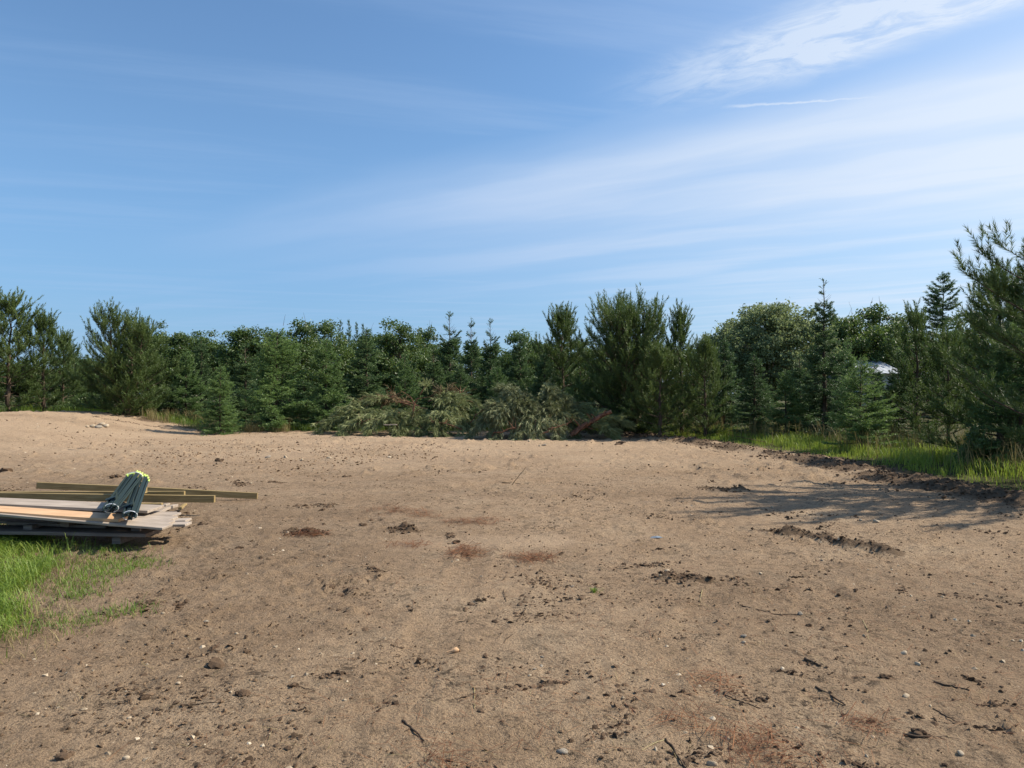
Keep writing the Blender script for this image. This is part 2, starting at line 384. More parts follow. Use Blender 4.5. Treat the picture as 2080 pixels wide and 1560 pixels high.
MT = dict(
    ground=ground_mat(),
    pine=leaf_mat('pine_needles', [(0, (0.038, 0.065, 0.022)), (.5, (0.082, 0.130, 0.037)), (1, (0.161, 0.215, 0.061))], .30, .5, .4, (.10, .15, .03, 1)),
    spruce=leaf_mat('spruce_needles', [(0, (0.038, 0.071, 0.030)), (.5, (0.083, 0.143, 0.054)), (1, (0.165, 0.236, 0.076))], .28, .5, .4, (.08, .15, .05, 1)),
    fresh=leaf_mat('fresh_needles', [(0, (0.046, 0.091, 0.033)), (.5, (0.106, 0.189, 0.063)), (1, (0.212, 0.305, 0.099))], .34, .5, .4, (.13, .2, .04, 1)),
    broad=leaf_mat('broad_leaves', [(0, (0.047, 0.080, 0.027)), (.5, (0.095, 0.152, 0.045)), (1, (0.164, 0.225, 0.070))], .36, .45, .45, (.13, .19, .03, 1)),
    silver=leaf_mat('silver_leaves', [(0, (.115, .150, .070)), (.5, (.220, .260, .130)), (1, (.36, .40, .23))], .40, .7, .2, (.24, .30, .10, 1)),
    cut=leaf_mat('cut_needles', [(0, (0.089, 0.107, 0.035)), (.5, (0.210, 0.242, 0.092)), (1, (0.378, 0.406, 0.185))], .25, .55, .35),
    grey_cut=leaf_mat('grey_cut_needles', [(0, (0.085, 0.101, 0.042)), (.5, (0.195, 0.218, 0.097)), (1, (0.354, 0.368, 0.187))], .22, .55, .35),
    young=leaf_mat('young_spruce_needles', [(0, (.060, .115, .038)), (.5, (.135, .225, .075)), (1, (.250, .350, .125))], .40, .5, .35, (.2, .3, .06, 1)),
    browned=leaf_mat('browned_needles', [(0, (.09, .065, .028)), (.5, (.17, .125, .055)), (1, (.27, .20, .095))], .2, .6, .3),
    rust=leaf_mat('rust_needles', [(0, (.10, .040, .018)), (.5, (.19, .075, .032)), (1, (.30, .14, .062))], .10, .7, .2),
    grass=leaf_mat('grass_blades', [(0, (0.081, 0.139, 0.023)), (.5, (0.170, 0.265, 0.037)), (1, (0.346, 0.383, 0.076))], .42, .5, .4, (.26, .36, .03, 1)),
    straw=leaf_mat('straw_blades', [(0, (.14, .11, .045)), (.5, (.27, .22, .09)), (1, (.42, .34, .17))], .30, .6, .3),
    bark=rough_mat('bark', [(.2, (.050, .036, .026)), (.8, (.150, .105, .072))], 9., .9, .5, (1, 1, .25)),
    pale_bark=rough_mat('pale_bark', [(.2, (.16, .135, .10)), (.8, (.40, .36, .29))], 7., .85, .3, (1, 1, .4)),
    red_bark=rough_mat('red_bark', [(.2, (.10, .045, .026)), (.8, (.27, .135, .080))], 9., .85, .5),
    twig=rough_mat('twig', [(.1, (.045, .030, .020)), (.9, (.17, .115, .070))], 30., .9, .2, tint=True),
    clod=rough_mat('clod', [(.1, (.045, .030, .020)), (.9, (.170, .112, .070))], 28., .95, .6, spec=.1, tint=True),
    crumb=rough_mat('crumb', [(.1, (.050, .032, .020)), (.5, (.145, .095, .058)), (.95, (.33, .225, .135))], 40., .95, .3, spec=.1, tint=True),
    stone=rough_mat('stone', [(.1, (.21, .160, .105)), (.5, (.38, .300, .205)), (.95, (.62, .52, .38))], 14., .8, .3, tint=True),
    grey_stone=rough_mat('grey_stone', [(.1, (.12, .102, .080)), (.9, (.32, .275, .215))], 14., .8, .3),
    old_wood=wood_mat('weathered_wood', (.175, .135, .100), (.345, .280, .220), (.53, .445, .355)),
    dark_wood=wood_mat('dark_weathered_wood', (.080, .060, .048), (.155, .120, .098), (.27, .215, .175)),
    green_wood=wood_mat('treated_wood', (.150, .098, .034), (.285, .200, .078), (.44, .325, .150)),
    new_wood=wood_mat('fresh_sawn_wood', (.38, .215, .105), (.57, .350, .185), (.70, .470, .275)),
    post=plain_mat('post_paint', (.026, .042, .040), .62, .2, 0., .2),
    lime=plain_mat('lime_paint', (.60, .78, .17), .5, .4, 0., .05),
    strap=plain_mat('strap', (.78, .79, .80), .45, .5, 0., .03),
    roof=plain_mat('pale_metal_roof', (.46, .49, .53), .45, .5, 0., .08),
    siding=plain_mat('siding', (.50, .50, .48), .7, .3, 0., .08),
    dark=plain_mat('window_dark', (.03, .035, .04), .2, .5),
    blue=plain_mat('blue_scrap', (.17, .21, .25), .6, .3),
    white=plain_mat('white_scrap', (.74, .75, .76), .55, .4),
)

# ------------------------------------------------------------------ the ground, one sheet to the horizon
def make_ground():
    ang = np.concatenate([np.linspace(-46, 46, 490), np.linspace(47, 313, 74)[1:-1]])
    rad = np.concatenate([[.02, .4, .8, 1.1], np.geomspace(1.6, 36, 450), np.geomspace(42, 90, 24), np.geomspace(100, 4000, 16)])
    A, Rr = np.meshgrid(np.radians(ang), rad)
    x, y = (Rr * np.sin(A)).ravel(), (Rr * np.cos(A)).ravel()
    z = ground_z(x, y)
    na, nr = len(ang), len(rad)
    i = np.arange(nr - 1)[:, None] * na + np.arange(na)[None]
    j = np.arange(nr - 1)[:, None] * na + (np.arange(na)[None] + 1) % na
    f = np.stack([i, i + na, j + na, j], -1).reshape(-1, 4)
    vx = verge_x(y); n = fbm(x * 1.4, y * 1.4, 61, 4)
    turf = np.maximum(sst(x + 1.1 * (n - .5), vx - .1, vx + .45), sst(y + 1.2 * (n - .5), wood_y(x), wood_y(x) + 1.2))
    turf = np.maximum(turf, left_patch(x, y) * .75)
    turf = np.where(np.hypot(x, y) > 70, 1, turf)
    pale = sst(y, 12, 24) * (1 - sst(np.abs(fbm(x * .25, y * .6, 66, 3) - .5), .12, .3) * .6) * .9
    pl, _ = seg_dist(x, y, at_z(850, 1100, 0), at_z(1090, 1090, 0))
    pale = np.maximum(pale, .8 * (1 - sst(pl + .5 * (n - .5), .1, .5)))
    damp = sst(fbm(x * .35, y * .35, 71, 4), .52, .72) * (1 - sst(y, 12, 20)) * .35
    lum, _ = seg_dist(x, y, (-7.5, 11.5), (-3.2, 8.0))
    damp = np.maximum(damp, .6 * (1 - sst(lum + 1.6 * (n - .5), 1.0, 3.4)))
    me = raw_mesh('ground', np.stack([x, y, z], -1), f, dict(soil=soil(x, y), turf=turf, pale=pale, damp=damp), True)
    o = link('ground', me, MT['ground'])
    tag(o, kind='structure')

def left_patch(x, y):
    n = fbm(x * 1.6, y * 1.6, 90, 4)
    e = np.interp(y, [2, 4.4, 5.2, 6.4, 7.4, 8.2], [-4.2, -3.3, -3.55, -4.2, -4.7, -5.2])
    return (1 - sst(x + 1.3 * (n - .5), e - .35, e + .25)) * sst(y, 3.6, 4.5) * (1 - sst(y, 8.2, 8.7))
make_ground()

# ------------------------------------------------------------------ growing things
UP = np.array([0, 0, 1.])
def unit(a): return a / np.maximum(np.linalg.norm(a, axis=-1, keepdims=True), 1e-9)

def tube(g, pts, rad, sides=6, tint=.5, cap=True):
    pts = np.asarray(pts, float); rad = np.broadcast_to(np.asarray(rad, float), (len(pts),))
    tan = unit(np.gradient(pts, axis=0))
    ref = np.where(np.abs(tan[:, 2:3]) > .9, np.array([[1., 0, 0]]), UP[None])
    u = unit(np.cross(tan, ref)); w = np.cross(tan, u)
    a = np.linspace(0, 2 * math.pi, sides, endpoint=False)
    ring = pts[:, None] + rad[:, None, None] * (np.cos(a)[None, :, None] * u[:, None] + np.sin(a)[None, :, None] * w[:, None])
    v = ring.reshape(-1, 3); n = len(pts)
    i = np.arange(n - 1)[:, None] * sides + np.arange(sides)[None]
    j = np.arange(n - 1)[:, None] * sides + (np.arange(sides)[None] + 1) % sides
    f = np.stack([i, j, j + sides, i + sides], -1).reshape(-1, 4)
    g.add(v, f, tint)
    if cap:
        for k, rev in ((0, True), (n - 1, False)):
            vv = np.concatenate([v[k * sides:(k + 1) * sides], pts[k][None]])
            ff = np.array([[q, (q + 1) % sides, sides] for q in range(sides)])
            g.add(vv, ff[:, ::-1] if rev else ff, tint)

def tubes(g, P0, P1, r0, r1, tint=.5):
    """many thin three-sided straight twigs at once"""
    P0, P1 = np.asarray(P0), np.asarray(P1)
    if not len(P0): return
    t = unit(P1 - P0); ref = np.where(np.abs(t[:, 2:3]) > .9, np.array([[1., 0, 0]]), UP[None])
    u = unit(np.cross(t, ref)); w = np.cross(t, u); a = np.array([0, 2.094, 4.189])
    o = np.cos(a)[None, :, None] * u[:, None] + np.sin(a)[None, :, None] * w[:, None]
    r0 = np.broadcast_to(r0, (len(P0),))[:, None, None]; r1 = np.broadcast_to(r1, (len(P0),))[:, None, None]
    v = np.concatenate([P0[:, None] + o * r0, P1[:, None] + o * r1], 1)
    base = np.array([[0, 1, 4, 3], [1, 2, 5, 4], [2, 0, 3, 5]])
    f = (base[None] + 6 * np.arange(len(P0))[:, None, None]).reshape(-1, 4)
    g.add(v, f, np.repeat(np.broadcast_to(tint, (len(P0),)), 6))

def needles(g, P0, P1, per_m, ln, wd, ang, rng, tint, droop=0., flat=0.):
    """thin tapered needles set round straight shoots P0-P1"""
    P0, P1 = np.asarray(P0, float), np.asarray(P1, float)
    L = np.linalg.norm(P1 - P0, axis=1)
    cnt = np.maximum(3, (L * per_m + rng.random(len(L))).astype(int))
    k = np.repeat(np.arange(len(L)), cnt); N = len(k)
    ax = unit(P1 - P0)[k]; t = rng.random(N)[:, None]
    base = P0[k] * (1 - t) + P1[k] * t
    rd = rng.normal(size=(N, 3)); rd[:, 2] *= (1 - flat)
    pr = unit(rd - ax * np.sum(rd * ax, 1, keepdims=True))
    an = np.radians(ang) * (1 - .45 * t * (t > .6)) * (.8 + .4 * rng.random((N, 1)))
    d = ax * np.cos(an) + pr * np.sin(an)
    d[:, 2] -= droop * rng.random(N); d = unit(d)
    l = ln * (.7 + .5 * rng.random((N, 1)))
    sd_ = unit(np.cross(d, rng.normal(size=(N, 3)))) * wd * .5
    v = np.stack([base - sd_, base + sd_, base + d * l], 1)
    f = np.arange(3 * N).reshape(-1, 3)
    tn = np.clip(np.broadcast_to(tint, (len(L),))[k] + rng.normal(0, .10, N), 0, 1)
    g.add(v, f, np.repeat(tn, 3))

def bend_path(p, d, L, up, n=5, rng=None, jit=.03):
    s = np.linspace(0, 1, n)[:, None]
    q = p + d * L * s + UP * up * L * s ** 2
    if rng is not None: q[1:] += rng.normal(0, jit * L, (n - 1, 3)) * s[1:]
    return q

def sample(path, s):
    s = np.clip(s, 0, 1) * (len(path) - 1); i = np.minimum(s.astype(int), len(path) - 2); f = (s - i)[:, None]
    return path[i] * (1 - f) + path[i + 1] * f, unit(path[i + 1] - path[i])

def grow_pine(H, Rr, seed, z0=.06, ndl=.112, dens=94, step=.35, nw=.019, tops=1, shape=.62, lean=(0, 0), open_=.95):
    """young long-needled pine: whorls of upswept limbs ending in brushy candles"""
    rng = np.random.default_rng(seed)
    gw, gn = Geo(), Geo()
    A, B, T = [], [], []
    leaders = [(np.zeros(3), H)] if tops == 1 else [(np.array([math.cos(a), math.sin(a), 0]) * Rr * .42 * (.5 + .6 * rng.random()), H * (.84 + .2 * rng.random()))
                                                   for a in np.linspace(0, 6.28, tops, endpoint=False) + rng.random()]
    for li, (off, hh) in enumerate(leaders):
        n = 9; s = np.linspace(0, 1, n)
        tr = np.stack([off[0] * s ** .7 + lean[0] * s ** 2, off[1] * s ** .7 + lean[1] * s ** 2, hh * s], -1)
        tr[1:-1, :2] += rng.normal(0, .02, (n - 2, 2)) * hh * .3
        tube(gw, tr, np.linspace(.017 * hh + .012, .008, n), 7)
        z = z0 * hh
        rs = Rr if tops == 1 else Rr * .82
        while z < hh - .30:
            t = z / hh
            c, _ = sample(tr, np.array([t])); c = c[0]
            nb = rng.integers(5, 8)
            prof = min(1., (1 - t) ** shape * 1.12) * (.62 + .38 * min(1, t / .12))
            a0 = rng.random() * 6.28
            for q in range(nb):
                if rng.random() > open_: continue
                a = a0 + 6.283 * q / nb + rng.normal(0, .18)
                L = rs * prof * (.55 + .62 * rng.random())
                e = math.radians(2 + 56 * t ** 1.25 + rng.normal(0, 11))
                d = np.array([math.cos(a) * math.cos(e), math.sin(a) * math.cos(e), math.sin(e)])
                pa = bend_path(c, d, L, .22 + .12 * rng.random(), 5, rng)
                tube(gw, pa, np.linspace(.010 * L + .006, .004, 5), 4, cap=False)
                m = int(3 + L * 8.5)
                ss_ = .18 + .82 * rng.random(m) ** .8
                P, tg = sample(pa, ss_)
                side = unit(np.cross(tg, UP)) * np.where(rng.random(m) < .5, -1, 1)[:, None]
                dr = unit(tg * .75 + side * (.35 + .55 * rng.random((m, 1))) + UP * (.15 + .55 * rng.random((m, 1)) + .5 * t))
                l = (.14 + .20 * rng.random((m, 1))) * (1 - .3 * t) + .20 * L * (1 - ss_[:, None])
                E = P + dr * l
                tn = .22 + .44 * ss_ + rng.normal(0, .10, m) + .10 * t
                A.append(P); B.append(E); T.append(tn)
                k = rng.random(m) < .40                                     # forked candle ends
                nk = int(k.sum())
                if nk:
                    d2 = unit(dr[k] * .6 + UP * .55 + rng.normal(0, .35, (nk, 3)))
                    A.append(E[k] - dr[k] * .06); B.append(E[k] + d2 * (.14 + .16 * rng.random((nk, 1)))); T.append(tn[k] + .12)
                nc = 4
                cb = np.repeat(pa[-1:], nc, 0) - unit(pa[-1:] - pa[-2:-1]) * np.array([[.0], [.06], [.15], [.3]])
                cd = unit(unit(pa[-1:] - pa[-2:-1]) * .45 + UP * .85 + rng.normal(0, .28, (nc, 3)))
                A.append(cb); B.append(cb + cd * (.24 + .22 * rng.random((nc, 1)) + .34 * t)); T.append(np.full(nc, .78))
                A.append(pa[-2:-1]); B.append(pa[-1:] + unit(pa[-1:] - pa[-2:-1]) * .1); T.append(np.array([.72]))
            z += step * (.75 + .5 * rng.random()) * (1.15 - .25 * t)
        top = tr[-1]
        A.append(np.array([top - UP * .55, top - UP * .1])); B.append(np.array([top, top + UP * .35])); T.append(np.array([.6, .75]))
        m = 7
        a = rng.random() * 6.28 + np.arange(m) * 6.283 / m
        dd = unit(np.stack([np.cos(a) * .55, np.sin(a) * .55, np.full(m, .9)], -1) + rng.normal(0, .12, (m, 3)))
        bs = np.repeat((top - UP * .32)[None], m, 0) - UP * (.25 * rng.random((m, 1)))
        A.append(bs); B.append(bs + dd * (.45 + .35 * rng.random((m, 1)))); T.append(np.full(m, .65))
    A, B, T = np.concatenate(A), np.concatenate(B), np.concatenate(T)
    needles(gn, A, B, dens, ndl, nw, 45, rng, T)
    return gw, gn

def grow_spruce(H, Rr, seed, step=.17, ndl=.065, nw=.026, dens=50, droop=.10, shape=.86, z0=.05, bare_top=0., fluff=1.):
    """spruce or fir: tiers of flat sprays of short needles round a straight stem with a thin spire"""
    rng = np.random.default_rng(seed)
    gw, gn = Geo(), Geo()
    n = 9; s = np.linspace(0, 1, n); tr = np.stack([np.zeros(n), np.zeros(n), H * s], -1)
    tr[1:-1, :2] += rng.normal(0, .012, (n - 2, 2)) * H * .25
    tube(gw, tr, np.linspace(.014 * H + .012, .006, n), 7)
    A, B, T = [], [], []
    z = z0 * H
    ph = rng.random() * 6
    while z < H - .16:
        t = z / H
        c, _ = sample(tr, np.array([t])); c = c[0]
        nb = rng.integers(6, 9) if t < .85 else 4
        bulge = .84 + .2 * math.sin(z * 3.1 + ph) * .6
        for q in range(nb):
            a = rng.random() * 6.283
            L = (Rr * (1 - t) ** shape * bulge * (.66 + .5 * rng.random()) * (.8 + .2 * min(1, t / .08)) + .09)
            e = math.radians(-6 + 52 * t ** 1.6 + rng.normal(0, 6))
            d = np.array([math.cos(a) * math.cos(e), math.sin(a) * math.cos(e), math.sin(e)])
            s5 = np.linspace(0, 1, 6)[:, None]
            pa = c + UP * rng.normal(0, .05) + d * L * s5 + UP * L * (-droop * 2.2 * s5 * (1 - s5) * 1.2 + .10 * s5 ** 3 - droop * .5 * s5)
            tube(gw, pa, np.linspace(.007 * L + .004, .003, 6), 3, cap=False)
            if t > 1 - bare_top and rng.random() < .85:
                continue
            m = int((4 + L * 17) * fluff)
            ss_ = .12 + .88 * rng.random(m) ** .85
            P, tg = sample(pa, ss_)
            side = unit(np.cross(tg, UP)) * np.where(rng.random(m) < .5, -1, 1)[:, None]
            dr = unit(tg * .75 + side * (.45 + .5 * rng.random((m, 1))) + UP * rng.normal(-.02, .16, (m, 1)))
            l = np.minimum(.34, .07 + .34 * L * (1 - ss_[:, None] * .75)) * (.6 + .6 * rng.random((m, 1)))
            E = P + dr * l - UP * l * droop * .6
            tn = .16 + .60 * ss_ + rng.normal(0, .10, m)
            A.append(P); B.append(E); T.append(tn)
            k = l[:, 0] > .12; nk = int(k.sum())
            for sg in (-1, 1):
                if nk:
                    f = .35 + .5 * rng.random((nk, 1))
                    pp = P[k] * (1 - f) + E[k] * f
                    d2 = unit(dr[k] * .8 + sg * np.cross(dr[k], UP) * .6 + UP * rng.normal(0, .12, (nk, 1)))
                    A.append(pp); B.append(pp + d2 * l[k] * .5); T.append(tn[k] + .10)
            A.append(pa[:-1]); B.append(pa[1:]); T.append(np.linspace(.3, .75, 5))
        z += step * (.7 + .6 * rng.random()) * (1 - .25 * t)
    top = tr[-1]
    A.append(np.array([top - UP * .30])); B.append(np.array([top + UP * .05])); T.append(np.array([.6]))
    m = 6; a = rng.random() * 6.28 + np.arange(m) * 1.05
    bs = np.repeat(top[None], m, 0) - UP * np.linspace(.02, .3, m)[:, None]
    dd = unit(np.stack([np.cos(a), np.sin(a), np.full(m, .75)], -1))
    A.append(bs); B.append(bs + dd * np.linspace(.16, .24, m)[:, None]); T.append(np.full(m, .6))
    A, B, T = np.concatenate(A), np.concatenate(B), np.concatenate(T)
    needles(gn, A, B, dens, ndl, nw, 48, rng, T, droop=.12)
    return gw, gn

def grow_broad(H, Rr, seed, base=.10, clumps=115, leaves=150, lf=.175, crown_r=.62, narrow=False, spikes=0):
    """broadleaf tree: forking limbs, leaf clumps spread through the crown"""
    rng = np.random.default_rng(seed)
    gw, gl = Geo(), Geo()
    n = 8; s = np.linspace(0, 1, n)
    tr = np.stack([.05 * H * np.sin(s * 2.2 + seed), .04 * H * np.sin(s * 1.7 + seed * 2), H * .86 * s], -1); tr -= tr[0]
    tube(gw, tr, np.linspace(.016 * H + .02, .02, n), 7)
    cen = []
    while len(cen) < clumps:
        p = rng.uniform(-1, 1, 3); r = np.linalg.norm(p)
        if r > 1 or r < .25: continue
        p = p * (.75 + .35 * rng.random())
        zz = H * (base + (1 - base) * (.5 + .5 * p[2]) * .96)
        w = 1. if not narrow else .9
        taper = 1 - .25 * max(0, p[2]) if not narrow else 1 - .55 * max(0, p[2])
        cen.append([p[0] * Rr * w * taper, p[1] * Rr * w * taper, zz])
    cen = np.array(cen)
    for c in cen:
        tz = np.clip((c[2] - .35 * math.hypot(c[0], c[1]) - .25 * H * rng.random()) / (H * .86), .12, .97)
        b, _ = sample(tr, np.array([tz])); b = b[0]
        mid = (b + c) / 2 + UP * .12 * np.linalg.norm(c - b) + rng.normal(0, .06, 3)
        tube(gw, np.array([b, mid, c]), [.018 + .006 * H * .3, .014, .006], 4, cap=False)
    k = np.repeat(np.arange(len(cen)), leaves); N = len(k)
    cr = crown_r * (.7 + .6 * rng.random(len(cen)))
    dv = unit(rng.normal(size=(N, 3))) * (rng.random((N, 1)) ** .45)
    dv[:, 2] *= .75
    P = cen[k] + dv * cr[k][:, None]
    # ragged outline: short sprays
    P += unit(rng.normal(size=(N, 3)) + UP * .4) * (rng.random((N, 1)) ** 4) * crown_r * .7
    nrm = unit(rng.normal(size=(N, 3)) + UP * .5 + dv * .6)
    ax = unit(np.cross(nrm, rng.normal(size=(N, 3)))); bx = np.cross(nrm, ax)
    sz = lf * (.6 + .7 * rng.random((N, 1)))
    v = np.stack([P - ax * sz * .6, P + bx * sz * .32 + nrm * sz * .1, P + ax * sz * .6, P - bx * sz * .32 + nrm * sz * .1], 1)
    f = np.arange(4 * N).reshape(-1, 4)
    tn = np.clip(np.clip(.5 + rng.normal(0, .16, len(cen)), 0, 1)[k] + rng.normal(0, .12, N), 0, 1)
    gl.add(v, f, np.repeat(tn, 4))
    for q in range(spikes):                              # dead twigs standing out of the top
        a = rng.random() * 6.28; b = np.array([math.cos(a) * Rr * .3, math.sin(a) * Rr * .3, H * .9])
        e = b + np.array([rng.normal(0, .15), rng.normal(0, .15), H * .10 + .5 * rng.random()])
        tube(gw, np.array([b, (b + e) / 2 + rng.normal(0, .06, 3), e]), [.016, .011, .005], 4)
    return gw, gl

def tree(name, gw, gl, bark, leaf, loc, label, cat, group, rz=0., sc=(1, 1, 1)):
    r = empty(name, loc); r.rotation_euler = (0, 0, rz); r.scale = sc
    gw.build('trunk', MT[bark], r, True); gl.build('crown', MT[leaf], r)
    return tag(r, label, cat, group)

def foot(px, d):
    x = (px - 1040) / F * d
    return Vector((x, d, gz(x, d) - .04))

def top_h(py, d, z0): return at_d(1040, py, d).z - z0

PROTO = {}
def proto(kind, var):
    """unlinked master meshes at a nominal size, shared by the copies"""
    key = (kind, var)
    if key not in PROTO:
        sd_ = 100 + 17 * var
        if kind == 'pine': g = grow_pine(5., 1.75, sd_); m = ('bark', 'pine')
        elif kind == 'spruce': g = grow_spruce(4.6, 1.35, sd_ + 3, bare_top=.22 if var % 2 else 0); m = ('bark', 'spruce')
        elif kind == 'fir': g = grow_spruce(4.2, 1.75, sd_ + 5, step=.21, droop=.2, shape=.7, ndl=.07); m = ('bark', 'fresh')
        elif kind == 'dark': g = grow_spruce(8., 1.7, sd_ + 9, step=.42, ndl=.11, nw=.035, dens=26, shape=.62, fluff=.8); m = ('bark', 'spruce')
        elif kind == 'broad': g = grow_broad(8., 2.9, sd_ + 1, spikes=2 if var % 2 else 0); m = ('bark', 'broad')
        elif kind == 'slim': g = grow_broad(8., 1.5, sd_ + 2, base=.2, clumps=70, leaves=140, lf=.15, crown_r=.5, narrow=True); m = ('pale_bark', 'broad')
        elif kind == 'bush': g = grow_broad(1.6, 1.0, sd_ + 4, base=.0, clumps=22, leaves=150, lf=.12, crown_r=.34); m = ('bark', 'broad')
        a, b = g[0].mesh('trunk', True), g[1].mesh('crown')
        a.materials.append(MT[m[0]]); b.materials.append(MT[m[1]])
        PROTO[key] = (a, b, {'pine': (5., 1.75), 'spruce': (4.6, 1.35), 'fir': (4.2, 1.75), 'dark': (8., 1.7), 'broad': (8., 3.1), 'slim': (8., 1.7), 'bush': (1.75, 1.1)}[kind])
    return PROTO[key]

NAMES = dict(pine=('pine_tree', 'pine'), spruce=('spruce_tree', 'spruce'), fir=('fir_tree', 'fir'), dark=('conifer_tree', 'conifer'),
             broad=('broadleaf_tree', 'tree'), slim=('aspen_tree', 'tree'), bush=('shrub', 'shrub'))
def plant(kind, var, px, py, d, wpx, label, group, rz=None, sink=0.):
    """a tree whose top stands at photo row py and whose crown spans wpx, d metres out"""
    a, b, (h0, r0) = proto(kind, var)
    p = foot(px, d); p.z -= sink; h = top_h(py, d, p.z); r = wpx / F * d / 2
    o = empty(NAMES[kind][0], p)
    o.rotation_euler = (0, 0, rz if rz is not None else (px * 12.9898) % 6.283)
    o.scale = (r / r0, r / r0, h / h0)
    link('trunk', a, None, o); link('crown', b, None, o)
    return tag(o, label, NAMES[kind][1], group)

EDGE, BACK, RGT = 'conifers along the edge of the clearing', 'trees standing behind the front conifers', 'conifers beside the grass verge'
def front_trees():
    # pines above the dirt rise and lumber
    plant('pine', 0, 18, 612, 33, 190, 'tall dark pine with its whole stem showing, beyond the dirt rise', EDGE)
    plant('pine', 1, 88, 652, 34.5, 150, 'second pine along the dirt rise, spiky crown of upright candles', EDGE)
    plant('pine', 2, 128, 690, 37, 120, 'short slim pine between the dirt rise pines and the wide pine', EDGE)
    g = grow_pine(4.9, 2.15, 501, z0=.02, dens=74, tops=3, shape=.5)
    p = foot(258, 31.5)
    tree('pine_tree', *g, 'bark', 'pine', p, 'wide bushy pine with double top standing past the small rock heap', 'pine', EDGE, .7,
         (1, 1, top_h(645, 31.5, p.z) / 4.9))
    plant('pine', 3, 300, 735, 34, 110, 'low pine half hidden behind the wide double-topped pine', EDGE)
    plant('bush', 0, 172, 790, 33.5, 60, 'bright green leafy bush low between the dirt rise pines', EDGE)
    plant('bush', 1, 140, 815, 34, 50, 'low leafy bush at the foot of the short slim pine', EDGE)
    # spruces and firs from there to the brush heap
    plant('fir', 0, 378, 712, 34, 110, 'pale feathery fir directly behind the small cone-shaped fir', EDGE)
    plant('spruce', 0, 408, 688, 36, 95, 'very dark narrow spruce behind the feathery fir', EDGE)
    g = grow_spruce(2.75, .92, 611, step=.12, ndl=.055, nw=.017, shape=.80, z0=.02, fluff=1.3)
    p = foot(447, 27.6)
    tree('fir_tree', *g, 'bark', 'young', p, 'small cone-shaped fir alone at the edge of the bare dirt', 'fir', EDGE, 0, (1, 1, top_h(738, 27.6, p.z) / 2.8))
    g = grow_spruce(4.3, 2.2, 612, step=.19, droop=.22, shape=.62, z0=.02, ndl=.07, fluff=.85)
    p = foot(562, 30)
    tree('fir_tree', *g, 'bark', 'young', p, 'broad bright green fir with drooping tiers beside the brush heap', 'fir', EDGE, 1.1, (1, 1, top_h(668, 30, p.z) / 4.35))
    plant('spruce', 1, 498, 700, 33, 130, 'shaded spruce between the small cone-shaped fir and broad fir', EDGE)
    plant('fir', 1, 662, 690, 30.5, 150, 'feathery fir rising over the end of the brush heap', EDGE)
    plant('spruce', 2, 744, 668, 32, 150, 'bluish spruce behind the broad end of the brush heap', EDGE)
    plant('fir', 2, 822, 715, 31, 100, 'short pale fir right above the bare red branch', EDGE)
    plant('spruce', 3, 880, 705, 33, 110, 'dark spruce below and beside the tallest thin spire', EDGE)
    plant('spruce', 1, 913, 636, 34.5, 120, 'tallest of the three spruces with thin bare spires', EDGE)
    plant('spruce', 3, 957, 648, 36, 95, 'middle one of the three spruces with thin bare spires', EDGE, 2.)
    plant('spruce', 1, 996, 650, 35, 100, 'third thin-spired spruce, the one next to the pines', EDGE, 4.)
    plant('spruce', 4, 1056, 678, 34, 120, 'dense spruce behind the gap between both brush heaps', EDGE)
    plant('fir', 1, 1010, 745, 31, 100, 'low fir in front of the thin-spired spruces', EDGE, 3.3)
    plant('spruce', 2, 935, 740, 31.5, 120, 'low dark spruce just above the middle of the brush heap', EDGE, 1.3)
    plant('pine', 4, 1142, 646, 30, 170, 'pine with crowded candles beside the biggest many-topped pine', EDGE)
    plant('spruce', 0, 1105, 720, 29.3, 120, 'dark low spruce in front of the crowded-candle pine', EDGE)
    g = grow_pine(5.2, 2.7, 502, z0=.01, dens=60, tops=5, shape=.50, step=.42)
    p = foot(1282, 28)
    tree('pine_tree', *g, 'bark', 'pine', p, 'biggest many-topped pine behind the leaning sawn log', 'pine', EDGE, .2, (1, 1, top_h(606, 28, p.z) / 5.7))
    g = grow_pine(4.6, 1.15, 503, z0=.02, shape=.7, step=.42)
    p = foot(1384, 26.5)
    tree('pine_tree', *g, 'bark', 'pine', p, 'slim pine with a lone forked candle top beside the biggest pine', 'pine', EDGE, 2.2, (1, 1, top_h(630, 26.5, p.z) / 4.7))
    plant('pine', 1, 1340, 715, 25.3, 160, 'yellow-green bushy pine at the end of the grass verge', EDGE, 3.)
    plant('pine', 2, 1432, 705, 25.2, 130, 'small airy pine where the grass verge begins', RGT, 1.)
    plant('spruce', 2, 1470, 690, 28, 140, 'spruce in front of the silvery rounded tree', RGT, 5.)
    plant('spruce', 0, 1532, 716, 25.6, 120, 'spruce with a bare pale leader below the silvery rounded tree', RGT, 2.4)
    plant('fir', 0, 1596, 752, 24.6, 120, 'fresh green low fir behind the bright grass', RGT, 1.9)
    plant('spruce', 3, 1625, 715, 27, 110, 'dark spruce tucked between the fresh fir and the spired spruce', RGT, .4)
    g = grow_spruce(5.4, 1.45, 621, step=.20, shape=1.02, z0=.03, fluff=1.0, bare_top=.17)
    p = foot(1674, 24.2)
    tree('spruce_tree', *g, 'bark', 'spruce', p, 'tall spruce with a bare twiggy spire over the grass verge', 'spruce', RGT, 0, (1, 1, top_h(566, 24.2, p.z) / 5.45))
    plant('fir', 2, 1722, 690, 28, 110, 'soft green fir peeking out behind the tall spired spruce', RGT, 2.6)
    g = grow_spruce(2.7, 1.12, 622, step=.16, shape=.72, z0=.13, ndl=.05, nw=.013, dens=80, droop=.02, fluff=1.15)
    p = foot(1748, 19.8)
